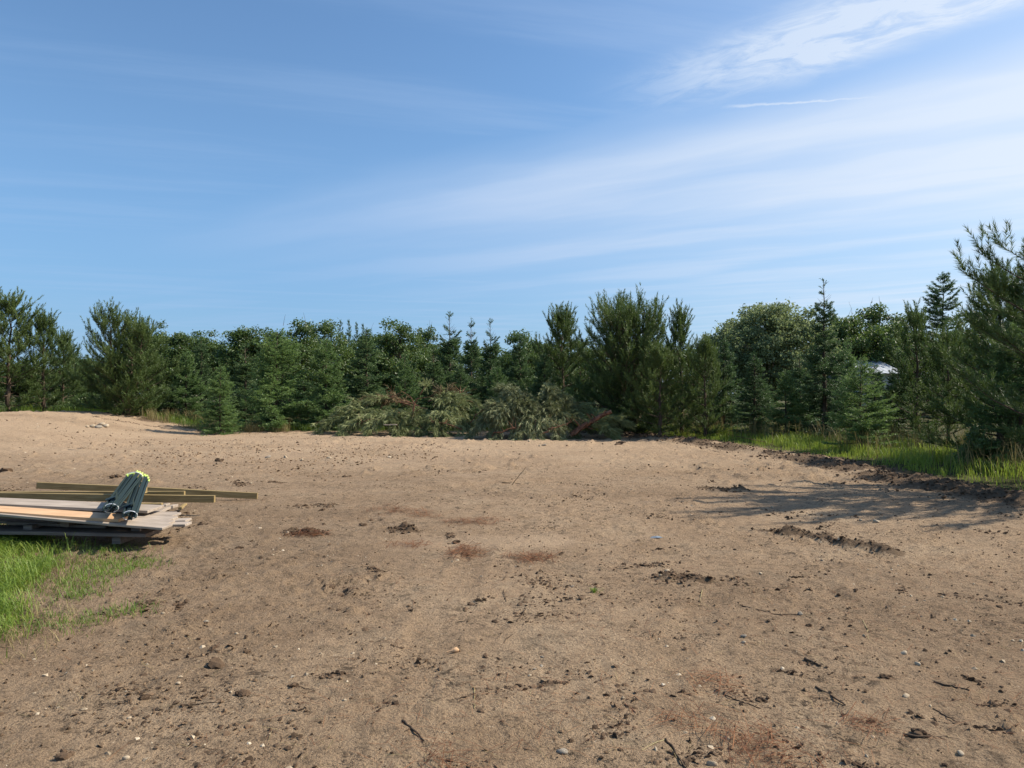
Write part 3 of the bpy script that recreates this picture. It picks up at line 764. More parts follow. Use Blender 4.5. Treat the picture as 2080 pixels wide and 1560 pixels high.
    tree('spruce_tree', *g, 'bark', 'young', p, 'young open spruce on a bare stem in the grass', 'spruce', RGT, .5, (1, 1, top_h(722, 19.8, p.z) / 2.75))
    plant('pine', 3, 1862, 640, 22.5, 165, 'rounded pine between the young open spruce and the overhanging pine', RGT, 1.2)
    plant('pine', 0, 1925, 690, 20.5, 150, 'lower dark pine crowding the overhanging pine', RGT, 4.4)
    plant('spruce', 4, 1824, 708, 23.5, 100, 'slim dark spruce behind the dry yellow weeds', RGT, 2.9)
    plant('spruce', 0, 1776, 740, 27.5, 140, 'low spruce just below the pale roof', RGT, .9)
    g = grow_pine(5.9, 2.65, 504, z0=.05, dens=150, ndl=.125, nw=.011, shape=.40, step=.38, open_=.92)
    p = foot(2296, 11.9)
    tree('pine_tree', *g, 'bark', 'pine', p, 'big overhanging pine cut off by the edge of the photo', 'pine', RGT, 2.75)
    g = grow_spruce(3.2, 1.45, 623, step=.17, shape=.7, z0=.03, ndl=.05, nw=.015, dens=70, droop=.06, fluff=1.3)
    p = foot(2075, 15.3)
    tree('spruce_tree', *g, 'bark', 'fresh', p, 'shaded spruce with a few sunlit sprays below the overhanging pine', 'spruce', RGT, 1.)
    plant('bush', 2, 1985, 868, 15.3, 90, 'round dark shrub at the foot of the overhanging pine', RGT)
    plant('pine', 2, 2230, 560, 17, 300, 'pine standing behind the overhanging pine', RGT, 5.)
    plant('pine', 3, 2125, 530, 16.6, 300, 'tall dark pine between the overhanging pine and the shaded spruce', RGT, .7)
    plant('pine', 4, 2030, 575, 17.2, 270, 'dense dark pine right behind the overhanging pine'.replace('right', 'close'), RGT, 2.)
    plant('pine', 1, -80, 640, 32, 200, 'pine just outside the tall dark pine of the dirt rise', EDGE, 3.)

def back_trees():
    sl = [(292, 668, 48, 90, 'first slim aspen past the wide double-topped pine'), (328, 664, 51, 80, 'second slim aspen past the wide double-topped pine'),
          (366, 662, 49, 90, 'slim aspen standing over the pale feathery fir'), (400, 678, 54, 90, 'slim aspen over the very dark narrow spruce'),
          (432, 682, 50, 90, 'slim aspen over the small cone-shaped fir'), (492, 652, 46, 110, 'tallest aspen, just before the round oak crown')]
    for i, (px, py, d, w, lb) in enumerate(sl): plant('slim', i % 3, px, py - 8, d, w * 1.15, lb, BACK)
    br = [(545, 668, 46, 130, 'round oak crown beside the tallest aspen'), (598, 650, 48, 150, 'round oak with a dead twig standing from its top'),
          (664, 658, 52, 130, 'broad crown with two dead twigs above the feathery fir'), (770, 672, 56, 140, 'low broad crown between the dark conifer tops and the rounded pair'),
          (812, 652, 50, 140, 'higher one of the rounded pair of crowns'), (868, 664, 53, 120, 'lower one of the rounded pair of crowns'),
          (1062, 678, 50, 120, 'bright broad crown behind the third thin-spired spruce'), (1100, 690, 56, 120, 'broad crown behind the crowded-candle pine'),
          (1180, 690, 50, 150, 'broad crown seen through the tops of the biggest pine'), (1770, 618, 62, 190, 'brownish broad oak crown beyond the white roof'),
          (1838, 640, 66, 150, 'oak crown between the white roof and the tall black conifer'), (1712, 632, 60, 120, 'broad crown behind the tall spired spruce'),
          (1985, 640, 50, 190, 'broad crown behind the overhanging pine'), (205, 735, 58, 150, 'low broad crown in the gap before the wide pine')]
    for i, (px, py, d, w, lb) in enumerate(br): plant('broad', i % 4, px, py - 7, d, w * 1.12, lb, BACK)
    dk = [(692, 650, 60, 42, 'first of the black conifer tops above the bluish spruce'), (708, 650, 61, 42, 'second of the black conifer tops above the bluish spruce'),
          (724, 655, 60, 42, 'third of the black conifer tops above the bluish spruce'), (737, 658, 62, 40, 'last of the black conifer tops above the bluish spruce'),
          (150, 700, 55, 60, 'far small conifer against the sky beside the short slim pine'), (176, 720, 58, 60, 'low far conifer in the gap before the wide pine')]
    for i, (px, py, d, w, lb) in enumerate(dk): plant('dark', i % 2, px, py, d, w, lb, BACK)
    g = grow_spruce(10.5, 2.3, 640, step=.45, ndl=.12, nw=.035, dens=30, shape=.42, z0=.42)
    p = foot(1916, 44)
    tree('conifer_tree', *g, 'bark', 'spruce', p, 'tall black conifer with a bare lower stem against the sky', 'conifer', BACK, 0, (1, 1, top_h(556, 44, p.z) / 10.6))
    # the silvery rounded tree
    g = grow_broad(8., 4.2, 702, base=.16, clumps=300, leaves=150, lf=.17, crown_r=.60)
    p = foot(1562, 46)
    tree('willow_tree', *g, 'pale_bark', 'silver', p, 'silvery grey-green rounded willow behind the conifers', 'willow', BACK, 0, (1, 1, top_h(596, 46, p.z) / 8.2))
    # the wood closes behind: broad crowns that show only in gaps
    marks = ['dirt rise pines', 'short slim pine', 'wide double-topped pine', 'small cone-shaped fir', 'broad bright fir', 'feathery fir', 'bluish spruce', 'bare red branch', 'three thin spires',
             'crowded-candle pine', 'biggest pine', 'slim forked pine', 'silvery willow', 'tall spired spruce', 'young open spruce', 'rounded pine', 'overhanging pine', 'pine past the photo edge']
    for k, m in enumerate(marks):
        px = -90 + k * 132
        plant('broad', k % 4, px, (722 if px < 260 else 686) + (k * 13) % 22, 64 + (k * 7) % 12, 250, 'broad crown deep in the wood behind the ' + m, 'deep wood crowns')
        px += 45
        if 1730 < px < 1840: continue
        plant('spruce', k % 5, px, 762 + (k * 29) % 34, 39 + (k * 5) % 5, 185, 'shaded young spruce inside the wood behind the ' + m, 'shaded young spruces')
front_trees()
back_trees()

# ------------------------------------------------------------------ the building beyond the trees
def shed():
    d = 56.; c = at_d(1786, 745, d); x = c.x
    r = empty('building', (x, d + 3, gz(x, d + 3)))
    r.rotation_euler = (0, 0, .12)
    tag(r, 'low building with a pale metal roof glimpsed through the trees', 'building')
    eave, ridge = 3.3, at_d(1800, 731, d).z - r.location.z + .1
    g = Geo(); hx, hy = 1.35, 3.0
    v = [(-hx, -hy, -.2), (hx, -hy, -.2), (hx, hy, -.2), (-hx, hy, -.2), (-hx, -hy, eave), (hx, -hy, eave), (hx, hy, eave), (-hx, hy, eave), (-hx, 0, ridge - .1), (hx, 0, ridge - .1)]
    g.add(v, [[0, 1, 5, 4], [1, 2, 6, 5], [2, 3, 7, 6], [3, 0, 4, 7]]); g.add(v, [[4, 8, 7], [5, 6, 9]])
    g.build('wall', MT['siding'], r)
    for sg in (-1, 1):
        q = Geo(); o = .35
        a, b = np.array([0, sg * (hy + o), eave - .12]), np.array([0, 0, ridge])
        xs = np.linspace(-hx - o, hx + o, 23); nrm = unit(np.cross(b - a, np.array([sg * 1., 0, 0])))
        vv = []
        for xx in xs:
            lift = .03 if (int(round((xx + hx) / .25)) % 2) else 0
            for p in (a, b): vv.append(p + np.array([xx, 0, 0]) + UP * lift)
        n = len(xs); i = np.arange(n - 1) * 2
        q.add(vv, np.stack([i, i + 2, i + 3, i + 1], -1)); q.add(np.array(vv) - UP * .04, np.stack([i, i + 1, i + 3, i + 2], -1))
        q.build('roof_panel', MT['roof'], r)
    for wx in (-.7, .65):
        q = Geo(); y = -hy - .02
        q.add([(wx - .5, y, 1.1), (wx + .5, y, 1.1), (wx + .5, y, 2.1), (wx - .5, y, 2.1), (wx - .5, y + .05, 1.1), (wx + .5, y + .05, 1.1), (wx + .5, y + .05, 2.1), (wx - .5, y + .05, 2.1)],
              [[0, 1, 2, 3], [4, 7, 6, 5], [0, 4, 5, 1], [1, 5, 6, 2], [2, 6, 7, 3], [3, 7, 4, 0]])
        q.build('window', MT['dark'], r)
shed()

# ------------------------------------------------------------------ heaps of cut pine boughs
HEAP = 'cut boughs in the brush heap'
def bough(name, base, tip, lift, label, mat='cut', seed=0, ndl=.19, dens=74, spread=.5, thick=.03, nlat=34, bare=.15, hang=.5):
    """a felled limb: arching stem, side twigs, long hanging needles"""
    rng = np.random.default_rng(seed)
    base, tip = np.array(base), np.array(tip)
    o = empty(name, (base[0], base[1], base[2]))
    tipl = tip - base; L = np.linalg.norm(tipl)
    s = np.linspace(0, 1, 9)[:, None]
    pa = tipl * s + UP * lift * 4 * s * (1 - s) * .8 + rng.normal(0, .012 * L, (9, 3)) * s
    gw, gn = Geo(), Geo()
    tube(gw, pa, np.linspace(thick, thick * .25, 9), 6)
    m = nlat; ss_ = bare + (1 - bare) * rng.random(m) ** .9
    P, tg = sample(pa, ss_)
    sidev = unit(np.cross(tg, UP)) * np.where(rng.random(m) < .5, -1, 1)[:, None]
    dr = unit(tg * .8 + sidev * (.3 + .7 * rng.random((m, 1))) + UP * rng.normal(.10, .22, (m, 1)))
    l = (spread * (1.05 - .65 * ss_[:, None])) * (.55 + .6 * rng.random((m, 1)))
    A, B = [], []
    def segs(P, dr, l, n=3):
        p = P
        d = dr.copy()
        for i in range(n):
            q = p + d * l / n
            A.append(p); B.append(q); p = q
            d = unit(d - UP * hang * .55)
        return p
    segs(P, dr, l)
    k = rng.random(m) < .9
    for sg in (-1, 1):
        f = .3 + .5 * rng.random((int(k.sum()), 1))
        pp = P[k] + dr[k] * l[k] * f - UP * hang * .12 * l[k] * f
        d2 = unit(dr[k] * .75 + sg * np.cross(dr[k], UP) * .6 + rng.normal(0, .15, (len(pp), 3)))
        segs(pp, d2, l[k] * .55, 2)
    A.append(pa[5:-1]); B.append(pa[6:])
    A, B = np.concatenate(A), np.concatenate(B)
    # nothing sinks into the dirt
    def lift_up(Q):
        w = Q + base; gzv = ground_z(w[:, 0], w[:, 1], False) + .03
        Q[:, 2] = np.maximum(Q[:, 2], gzv - base[2])
        return Q
    A, B = lift_up(A), lift_up(B)
    tubes(gw, A[:len(A) // 2], B[:len(A) // 2], .005, .003)
    tn = np.clip(.55 + rng.normal(0, .14, len(A)) + rng.normal(0, .16), .05, 1)
    needles(gn, A, B, dens, ndl, .020, 30, rng, tn, droop=hang)
    gw.build('stem', MT['red_bark'], o, True); gn.build('needles', MT[mat], o)
    return tag(o, label, 'cut bough', HEAP)

def heaps():
    rng = np.random.default_rng(42)
    def P(px, py, d): v = at_d(px, py, d); return (v.x, v.y, max(v.z, gz(v.x, v.y) + .03))
    L = [  # base px,py,depth -> tip px,py,depth, lift, label
        (760, 835, 28.0, 655, 872, 27.2, .25, 'cut', 'long feathery bough sweeping to the far tip of the long brush heap', {}),
        (800, 850, 27.6, 690, 876, 26.4, .35, 'cut', 'smooth drooping bough on the ground in front of the long brush heap', {'hang': .9}),
        (815, 840, 27.5, 745, 876, 26.2, .35, 'cut', 'second drooping bough on the ground before the long brush heap', {'hang': .9}),
        (720, 838, 28.2, 640, 862, 28.0, .10, 'cut', 'thin pale bough pointing away from the long brush heap', {'nlat': 16, 'spread': .35, 'dens': 45}),
        (840, 825, 28.4, 690, 828, 28.2, .35, 'cut', 'yellowish bough along the back of the long brush heap', {}),
        (860, 830, 28.4, 735, 812, 28.6, .30, 'browned', 'browned bough lying highest on the long brush heap', {'dens': 40}),
        (830, 842, 27.6, 860, 880, 26.2, .30, 'cut', 'bough hanging straight down in the middle of the long heap', {'hang': .9}),
        (790, 845, 27.4, 812, 880, 26.1, .3, 'cut', 'bough end lying over the pale board', {'hang': .8}),
        (870, 845, 27.4, 935, 874, 26.3, .40, 'cut', 'arching bough curving down between both heaps', {'hang': .7}),
        (880, 822, 28.0, 950, 862, 26.9, .50, 'cut', 'broad arched bough over the gap between both heaps', {'hang': .8}),
        (870, 815, 28.4, 985, 835, 27.6, .45, 'cut', 'upper bough bridging the long heap and the grey heap', {}),
        (890, 850, 27.2, 895, 879, 26.0, .30, 'cut', 'short bough on the ground before the bare red branch', {'hang': .9}),
        (900, 830, 28.2, 905, 795, 28.6, .1, 'browned', 'dry brown bough sticking up behind the bare red branch', {'dens': 26}),
        (775, 850, 28.0, 715, 850, 27.8, .25, 'cut', 'inner bough of the long brush heap', {}),
        (850, 855, 27.8, 930, 850, 27.6, .30, 'cut', 'inner bough of the long brush heap', {}),
        (800, 855, 27.9, 870, 850, 27.7, .35, 'cut', 'inner bough of the long brush heap', {}),
        (1060, 840, 26.0, 955, 884, 24.9, .45, 'grey_cut', 'grey bough ending in brown needles at the near corner of the grey heap', {'hang': .8}),
        (1070, 830, 26.0, 1000, 888, 24.6, .55, 'grey_cut', 'grey bough lying lowest in front of the grey heap', {'hang': .8}),
        (1080, 840, 25.8, 1045, 890, 24.5, .40, 'grey_cut', 'grey bough drooping over the front middle of the grey heap', {'hang': .9}),
        (1085, 850, 25.6, 1090, 892, 24.4, .35, 'grey_cut', 'grey tufted bough touching the dirt by the pale stones', {'hang': .9}),
        (1100, 840, 25.8, 1135, 890, 24.5, .40, 'grey_cut', 'grey bough beside the foot of the leaning sawn log', {'hang': .8}),
        (1120, 845, 26.0, 1165, 885, 25.0, .35, 'grey_cut', 'grey bough partly under the leaning sawn log', {'hang': .7}),
        (1090, 825, 26.4, 1025, 812, 26.2, .40, 'grey_cut', 'plume-shaped grey bough on top of the grey heap', {'hang': .6}),
        (1070, 820, 26.6, 1020, 792, 26.8, .20, 'grey_cut', 'highest upright plume of the grey heap', {'hang': .5}),
        (1100, 830, 26.2, 1115, 805, 26.2, .25, 'grey_cut', 'rounded top bough of the grey heap', {'hang': .9}),
        (1090, 828, 26.3, 1160, 818, 26.4, .30, 'grey_cut', 'top bough of the grey heap that points to the biggest pine', {'hang': .7}),
        (1140, 850, 26.2, 1225, 845, 26.6, .30, 'cut', 'green bough behind the leaning sawn log', {}),
        (1170, 868, 25.8, 1280, 862, 25.6, .30, 'cut', 'dark green bough lying past the leaning sawn log', {'hang': .3}),
        (1180, 872, 25.6, 1250, 884, 25.0, .25, 'cut', 'low dark bough under the sawn end of the log', {'hang': .4}),
        (1060, 850, 26.2, 1000, 845, 26.0, .40, 'grey_cut', 'inner bough of the grey heap', {}),
        (1090, 858, 25.8, 1040, 850, 25.6, .40, 'grey_cut', 'inner bough of the grey heap', {}),
        (1080, 855, 25.8, 1140, 852, 25.7, .40, 'grey_cut', 'inner bough of the grey heap', {}),
        (1110, 862, 25.7, 1195, 868, 25.6, .35, 'grey_cut', 'inner bough of the grey heap', {}),
    ]
    for i, (ax, ay, ad, bx, by, bd, lift, mt, lb, kw) in enumerate(L):
        k = dict(spread=.78, nlat=56); k.update(kw)
        bough('pine_bough', P(ax, ay, ad), P(bx, by, bd), lift, lb, mt, 900 + i, **k)
    for i in range(10):
        far = i < 5; cx, cy, d0 = (rng.uniform(730, 930), 848, 28.0) if far else (rng.uniform(1020, 1160), 852, 26.0)
        bough('pine_bough', P(cx, cy - 14 * rng.random(), d0), P(cx + rng.normal(0, 60), cy + rng.uniform(-30, 28), d0 - rng.uniform(.2, 1.3)), .3, 'inner bough of the long brush heap' if far else 'inner bough of the grey heap',
              'cut' if far else 'grey_cut', 960 + i, spread=.8, nlat=56, hang=.7)
    # bare forked branch
    o = empty('bare_branch', P(828, 868, 27.0)); b0 = np.array(o.location)
    g = Geo()
    def br(pts, r0, r1): tube(g, np.array([np.array(P(*p)) for p in pts]) - b0, np.linspace(r0, r1, len(pts)), 6)
    br([(828, 868, 27.0), (838, 845, 26.9), (842, 820, 26.9), (856, 797, 26.9), (866, 782, 26.9)], .055, .018)
    br([(842, 822, 26.9), (834, 806, 26.9), (815, 794, 26.8)], .03, .01)
    br([(840, 832, 26.9), (826, 815, 26.8), (810, 816, 26.7)], .022, .008)
    br([(836, 808, 26.9), (828, 806, 26.8), (821, 812, 26.8)], .015, .006)
    br([(848, 810, 26.9), (872, 806, 26.7), (884, 800, 26.7)], .016, .005)
    br([(840, 838, 26.9), (856, 828, 26.7), (868, 830, 26.6)], .018, .006)
    g.build('stem', MT['red_bark'], o, True)
    q = Geo(); e = np.array(P(866, 784, 26.9)) - b0
    dv = unit(rng.normal(size=(26, 3)) + UP * .5)
    needles(q, np.repeat(e[None], 26, 0), e + dv * .32, 110, .1, .009, 40, rng, .75)
    q.build('needles', MT['cut'], o)
    tag(o, 'bare forked red branch with a green tuft standing up from the heap', 'cut bough', HEAP)
    # dead twiggy tops
    for (ax, ay, bx, by, d, lb) in ((770, 832, 800, 800, 28.3, 'reddish dead twigs on the crest of the long heap'), (915, 828, 940, 795, 28.2, 'grey dead twigs behind the upper arched bough'),
                                    (1045, 868, 1022, 836, 25.6, 'bare forked twig poking out of the grey heap')):
        o = empty('dead_twig', P(ax, ay, d)); b0 = np.array(o.location); g = Geo(); e = np.array(P(bx, by, d)) - b0
        tube(g, np.array([[0, 0, 0], e * .5 + [.04, 0, .03], e]), [.03, .02, .008], 5)
        n = 46 if bx < 1000 else 10
        s = rng.random(n)[:, None]; a = e * s; dv = unit(rng.normal(size=(n, 3)) + unit(e[None]) * .5) * (.15 + .5 * rng.random((n, 1)))
        tubes(g, a, a + dv, .009, .003)
        g.build('stem', MT['red_bark'], o, True)
        tag(o, lb, 'dead twig', HEAP)
    for pts, r, lb in (([(700, 872, 26.6), (740, 858, 26.5), (792, 842, 26.6)], .028, 'thin bare limb crossing the front of the long heap'),
                       ([(938, 872, 26.2), (905, 860, 26.1), (872, 856, 26.2)], .024, 'pale bare limb at the gap between both heaps'),
                       ([(1000, 886, 24.6), (1030, 872, 24.5), (1058, 866, 24.6)], .030, 'broken reddish limb low in the grey heap'),
                       ([(1100, 880, 24.5), (1132, 866, 24.5), (1162, 856, 24.6)], .026, 'bare limb lying against the leaning sawn log'),
                       ([(1168, 882, 24.8), (1186, 862, 24.8), (1212, 850, 24.9)], .034, 'second thinner limb rising beside the leaning sawn log'),
                       ([(955, 858, 26.8), (975, 836, 26.8), (1008, 822, 26.9)], .022, 'curved bare limb between the two heap crests')):
        q = np.array([np.array(P(*p)) for p in pts]); o = empty('bare_limb', q[0]); g = Geo(); q = q - q[0]
        Q, _ = sample(q, np.linspace(0, 1, 8)); Q[1:-1] += rng.normal(0, .03, (6, 3))
        tube(g, Q, np.linspace(r, r * .4, 8), 6)
        a, _ = sample(Q, rng.uniform(.2, .95, 9)); tubes(g, a, a + unit(rng.normal(size=(9, 3)) + UP * .4) * rng.uniform(.12, .45, (9, 1)), r * .35, r * .15)
        g.build('stem', MT['red_bark'], o, True); tag(o, lb, 'cut limb', HEAP)
    # leaning log
    o = empty('sawn_log', P(1160, 884, 25.0)); b0 = np.array(o.location); g = Geo()
    pts = np.array([np.array(P(*p)) for p in ((1160, 884, 25.0), (1178, 870, 24.9), (1202, 856, 24.9), (1224, 843, 24.9), (1241, 836, 24.9))]) - b0
    tube(g, pts, [.10, .095, .085, .075, .068], 9, cap=False)
    for s, dx, dz in ((.25, -.25, .35), (.45, .3, .02), (.6, -.2, .18), (.35, .28, -.12), (.75, .12, .2)):
        p, _ = sample(pts, np.array([s])); tube(g, np.array([p[0], p[0] + [dx * .5, -.1, dz * .6], p[0] + [dx, -.14, dz]]), [.022, .018, .012], 5)
    g.build('stem', MT['red_bark'], o, True)
    for k, dr in ((-1, 1), (0, -1)):
        q = Geo(); t = unit(pts[-1] - pts[-2]) if k == -1 else unit(pts[0] - pts[1])
        c = pts[k]; tube(q, np.array([c - t * .02, c + t * .012]), [.066 if k == -1 else .098] * 2, 9); q.build('cut_end', MT['new_wood'], o)
    tag(o, 'red-barked log leaning out of the heap, sawn end up', 'log')
    board('board', at_d(779, 862, 26.0), at_d(806, 862, 26.0), .10, .03, 'old_wood', 'short pale board caught in the front of the brush heap', 'board', None)

# ------------------------------------------------------------------ lumber
LUM = 'boards of the lumber stack'
def box_mesh(name, L, Wd, T, bow=0., seed=0, bev=.003):
    bm = bmesh.new(); bmesh.ops.create_cube(bm, size=1.)
    bmesh.ops.scale(bm, vec=(L, Wd, T), verts=bm.verts)
    ed = [e for e in bm.edges if abs((e.verts[0].co - e.verts[1].co).x) > L * .5]
    bmesh.ops.subdivide_edges(bm, edges=ed, cuts=9)
    bmesh.ops.bevel(bm, geom=[e for e in bm.edges if e.calc_face_angle(0) > 1.], offset=min(bev, T * .2), segments=1, affect='EDGES')
    rng = np.random.default_rng(seed); ph, am = rng.random() * 6, rng.normal(0, .004)
    for v in bm.verts:
        s = v.co.x / L
        v.co.z += bow * (1 - 4 * s * s) + am * math.sin(s * 7 + ph); v.co.y += .6 * am * math.cos(s * 5 + ph)
    me = bpy.data.meshes.new(name); bm.to_mesh(me); bm.free()
    return me

def board(name, a, b, wd, th, mat, label, cat='board', group=LUM, front=True, bow=0., tilt=0.):
    """a sawn board; a and b are the ends of its upper edge facing the camera"""
    a, b = Vector(a), Vector(b); x = (b - a); L = x.length; x.normalize()
    y = Vector((0, 0, 1)).cross(x).normalized(); z = x.cross(y)
    q = Matrix((x, y, z)).transposed().to_quaternion() @ Quaternion((1, 0, 0), tilt)
    c = (a + b) / 2 + y * wd / 2 - z * th / 2
    me = box_mesh(name, L, wd, th, bow, int(abs(a.x * 977 + b.y * 331) * 10))
    o = link(name, me, MT[mat])
    o.rotation_mode = 'QUATERNION'; o.rotation_quaternion = q; o.location = c
    return tag(o, label, cat, group)

def lumber():
    Z = at_z; D = at_d
    # treated beams on edge behind the stack
    board('beam', D(74, 979, 10.55), D(523, 1001, 10.95), .045, .095, 'green_wood', 'rearmost treated beam, its far end resting on the dirt', 'beam')
    board('beam', D(-190, 999, 10.0), D(374, 998, 10.05), .045, .10, 'green_wood', 'shorter treated beam between the front and rearmost beams', 'beam')
    board('beam', D(-230, 998, 9.5), D(435, 1007, 9.6), .05, .095, 'green_wood', 'front treated beam with a pale sawn end jutting out', 'beam')
    board('beam', D(120, 1020, 8.95), D(328, 1023, 9.1), .05, .07, 'green_wood', 'short beam tucked under the front treated beam', 'beam')
    # weathered and fresh planks
    board('plank', D(-260, 1012, 7.95), D(300, 1037, 8.0), .40, .032, 'old_wood', 'wide pale weathered plank behind the fresh orange plank', 'plank')
    board('plank', D(-300, 1024, 7.42), D(241, 1053, 7.46), .30, .036, 'new_wood', 'fresh orange-tan plank on top of the stack', 'plank')
    board('plank', D(-300, 1030.5, 7.44), D(211, 1058, 7.48), .27, .030, 'dark_wood', 'brown plank right beneath the fresh orange plank', 'plank')
    g = [(330, 1072, 7.40, 46, 1041), (336, 1064.5, 7.63, 46, 1036.5), (343, 1056, 7.90, 46, 1032), (350, 1048, 8.17, 46, 1028)]
    lb = ['frontmost grey deck plank with its free corner overhanging', 'second grey deck plank from the overhanging corner',
          'third grey deck plank from the overhanging corner', 'rear grey deck plank beneath the dark post bundles']
    for (rx, ry, rd, lx, ly), t in zip(g, lb):
        board('plank', D(lx - 300, ly - 18, rd), D(rx, ry, rd), .225, .026, 'old_wood', t, 'plank')
    board('plank', D(150, 1057, 7.98), D(376, 1057.5, 7.99), .17, .028, 'old_wood', 'grey plank end poking out beyond the deck planks, rear one', 'plank')
    board('plank', D(150, 1065, 7.74), D(376, 1065, 7.75), .17, .028, 'old_wood', 'grey plank end poking out beyond the deck planks, near one', 'plank')
    board('plank', D(12, 1060, 7.66), D(214, 1068, 7.68), .30, .030, 'dark_wood', 'shaded plank with a pale end inside the stack', 'plank')
    board('plank', D(-300, 1075, 7.50), D(296, 1084, 7.46), .36, .036, 'dark_wood', 'bottom plank of the stack with a bright worn edge', 'plank')
    board('plank', D(-320, 1052, 7.62), D(130, 1060, 7.72), .32, .030, 'dark_wood', 'hidden dark plank low in the stack', 'plank')
    # spacers
    for px, py, d, h, t in ((131, 1053, 7.55, .09, 'spacer block below the fresh orange plank'), (56, 1067, 7.58, .08, 'spacer block at the pale-ended shaded plank'),
                            (275, 1067, 7.60, .09, 'spacer block under the overhanging deck corner'), (236, 1091, 7.52, .075, 'spacer block under the bottom plank'),
                            (-40, 1088, 7.55, .075, 'spacer block under the bottom plank near the grass')):
        a = D(px - 9, py, d); b = D(px + 9, py, d)
        board('spacer_block', a, b, .28, h, 'dark_wood', t, 'block')
    # offcuts on the dirt behind
    for i, (ax, ay, bx, by, w, th, z, m, t) in enumerate((
            (318, 1041, 362, 1023, .07, .035, .10, 'old_wood', 'slanting offcut under the beam, near one'), (300, 1038, 346, 1022, .07, .035, .12, 'old_wood', 'slanting offcut under the beam, rear one'),
            (368, 1031, 380, 1022, .04, .03, .07, 'green_wood', 'short stick leaning by the jutting beam end'), (282, 1036, 345, 1027, .12, .025, .06, 'old_wood', 'pale offcut flat on the dirt behind the deck'),
            (290, 1042, 356, 1041, .12, .025, .05, 'dark_wood', 'brown offcut flat on the dirt behind the deck'))):
        board('offcut', Z(ax, ay, z), Z(bx, by, z * .8), w, th, m, t, 'offcut', 'offcuts beside the lumber')
    # an offcut that carries the posts
    board('offcut', D(262, 993, 9.5), D(284, 993, 9.5), .2, .08, 'green_wood', 'offcut under the yellow-tipped posts', 'offcut', 'offcuts beside the lumber')

def post_bundle(b_px, b_py, bz, t_px, t_py, td, label, rz, n=6, two=False):
    b, t = at_z(b_px, b_py, bz), at_d(t_px, t_py, td)
    o = empty('fence_post_bundle', b)
    ax = (t - b); L = ax.length; ax.normalize()
    o.rotation_mode = 'QUATERNION'
    q0 = ax.to_track_quat('X', 'Z'); o.rotation_quaternion = q0
    tag(o, label, 'fence posts', 'bundled fence posts')
    rng = np.random.default_rng(int(b_px))
    slots = [(-.050, .0, .3), (-.017, .028, 1.5), (.020, .026, 2.9), (.052, .0, -.3), (-.012, -.026, 4.4), (.024, -.024, 5.2)][:n]
    for k, (sy, sz, rot) in enumerate(slots):
        g = Geo(); dl = rng.normal(0, .05)
        c, s_ = math.cos(rot), math.sin(rot)
        def prism(x0, x1, y0, y1, z0, z1, g=g):
            v = np.array([(x, y, z) for x in (x0, x1) for y in (y0, y1) for z in (z0, z1)], float)
            yy, zz = v[:, 1] * c - v[:, 2] * s_, v[:, 1] * s_ + v[:, 2] * c
            fan = 1 + .55 * (v[:, 0] / L) if two else 1 + .25 * (v[:, 0] / L)
            v[:, 1], v[:, 2] = yy + sy * fan, zz + sz * fan
            g.add(v, [[0, 1, 3, 2], [4, 6, 7, 5], [0, 4, 5, 1], [2, 3, 7, 6], [0, 2, 6, 4], [1, 5, 7, 3]])
        prism(dl, L - .105 + dl, -.019, .019, -.004, .004); prism(dl, L - .105 + dl, -.0045, .0045, .0041, .034)
        for q in range(30): prism(.12 + q * .068, .145 + q * .068, -.006, .006, -.012, -.0041)
        po = g.build('post', MT['post'], o)
        g = Geo(); prism(L - .115 + dl, L + .02 + dl, -.027, .027, -.008, .008, g); prism(L - .115 + dl, L + .02 + dl, -.010, .010, .0081, .040, g)
        g.build('tip', MT['lime'], po)
        if k in (1, 3, 5):
            g = Geo(); x0 = .40 + .05 * k
            prof = [(0, -.055), (.05, -.06), (.13, -.045), (.17, 0), (.13, .045), (.05, .06), (0, .055)]
            vv = [(x0 - x, y * c + sy, y * s_ + sz + .036) for x, y in prof] + [(x0 - x, y * c + sy, y * s_ + sz + .040) for x, y in prof]
            g.add(vv, [[0, i, i + 1] for i in range(1, 6)] + [[7, i + 8, i + 7] for i in range(1, 6)])
            g.add(vv, [[i, i + 7, (i + 1) % 7 + 7, (i + 1) % 7] for i in range(7)])
            g.build('anchor_plate', MT['post'], po)
    for x in ((.07, L - .14) if two else (.08,)):
        g = Geo(); a = np.linspace(0, 2 * math.pi, 20)
        fan = 1 + .55 * (x / L) if two else 1.
        tube(g, np.stack([np.full(20, x) + .01 * np.sin(a * 2), np.cos(a) * .066 * fan, np.sin(a) * .046 * fan - .004], -1), .005, 5)
        g.build('strap', MT['strap'], o)

lumber()
post_bundle(224, 1034, .40, 275, 966, 9.75, 'strapped bundle of dark lime-tipped posts nearer the grass side of the planks', 0, 5, True)
post_bundle(263, 1049, .345, 290, 974, 9.75, 'strapped bundle of dark lime-tipped posts reaching to the deck corner', 0, 5)
heaps()

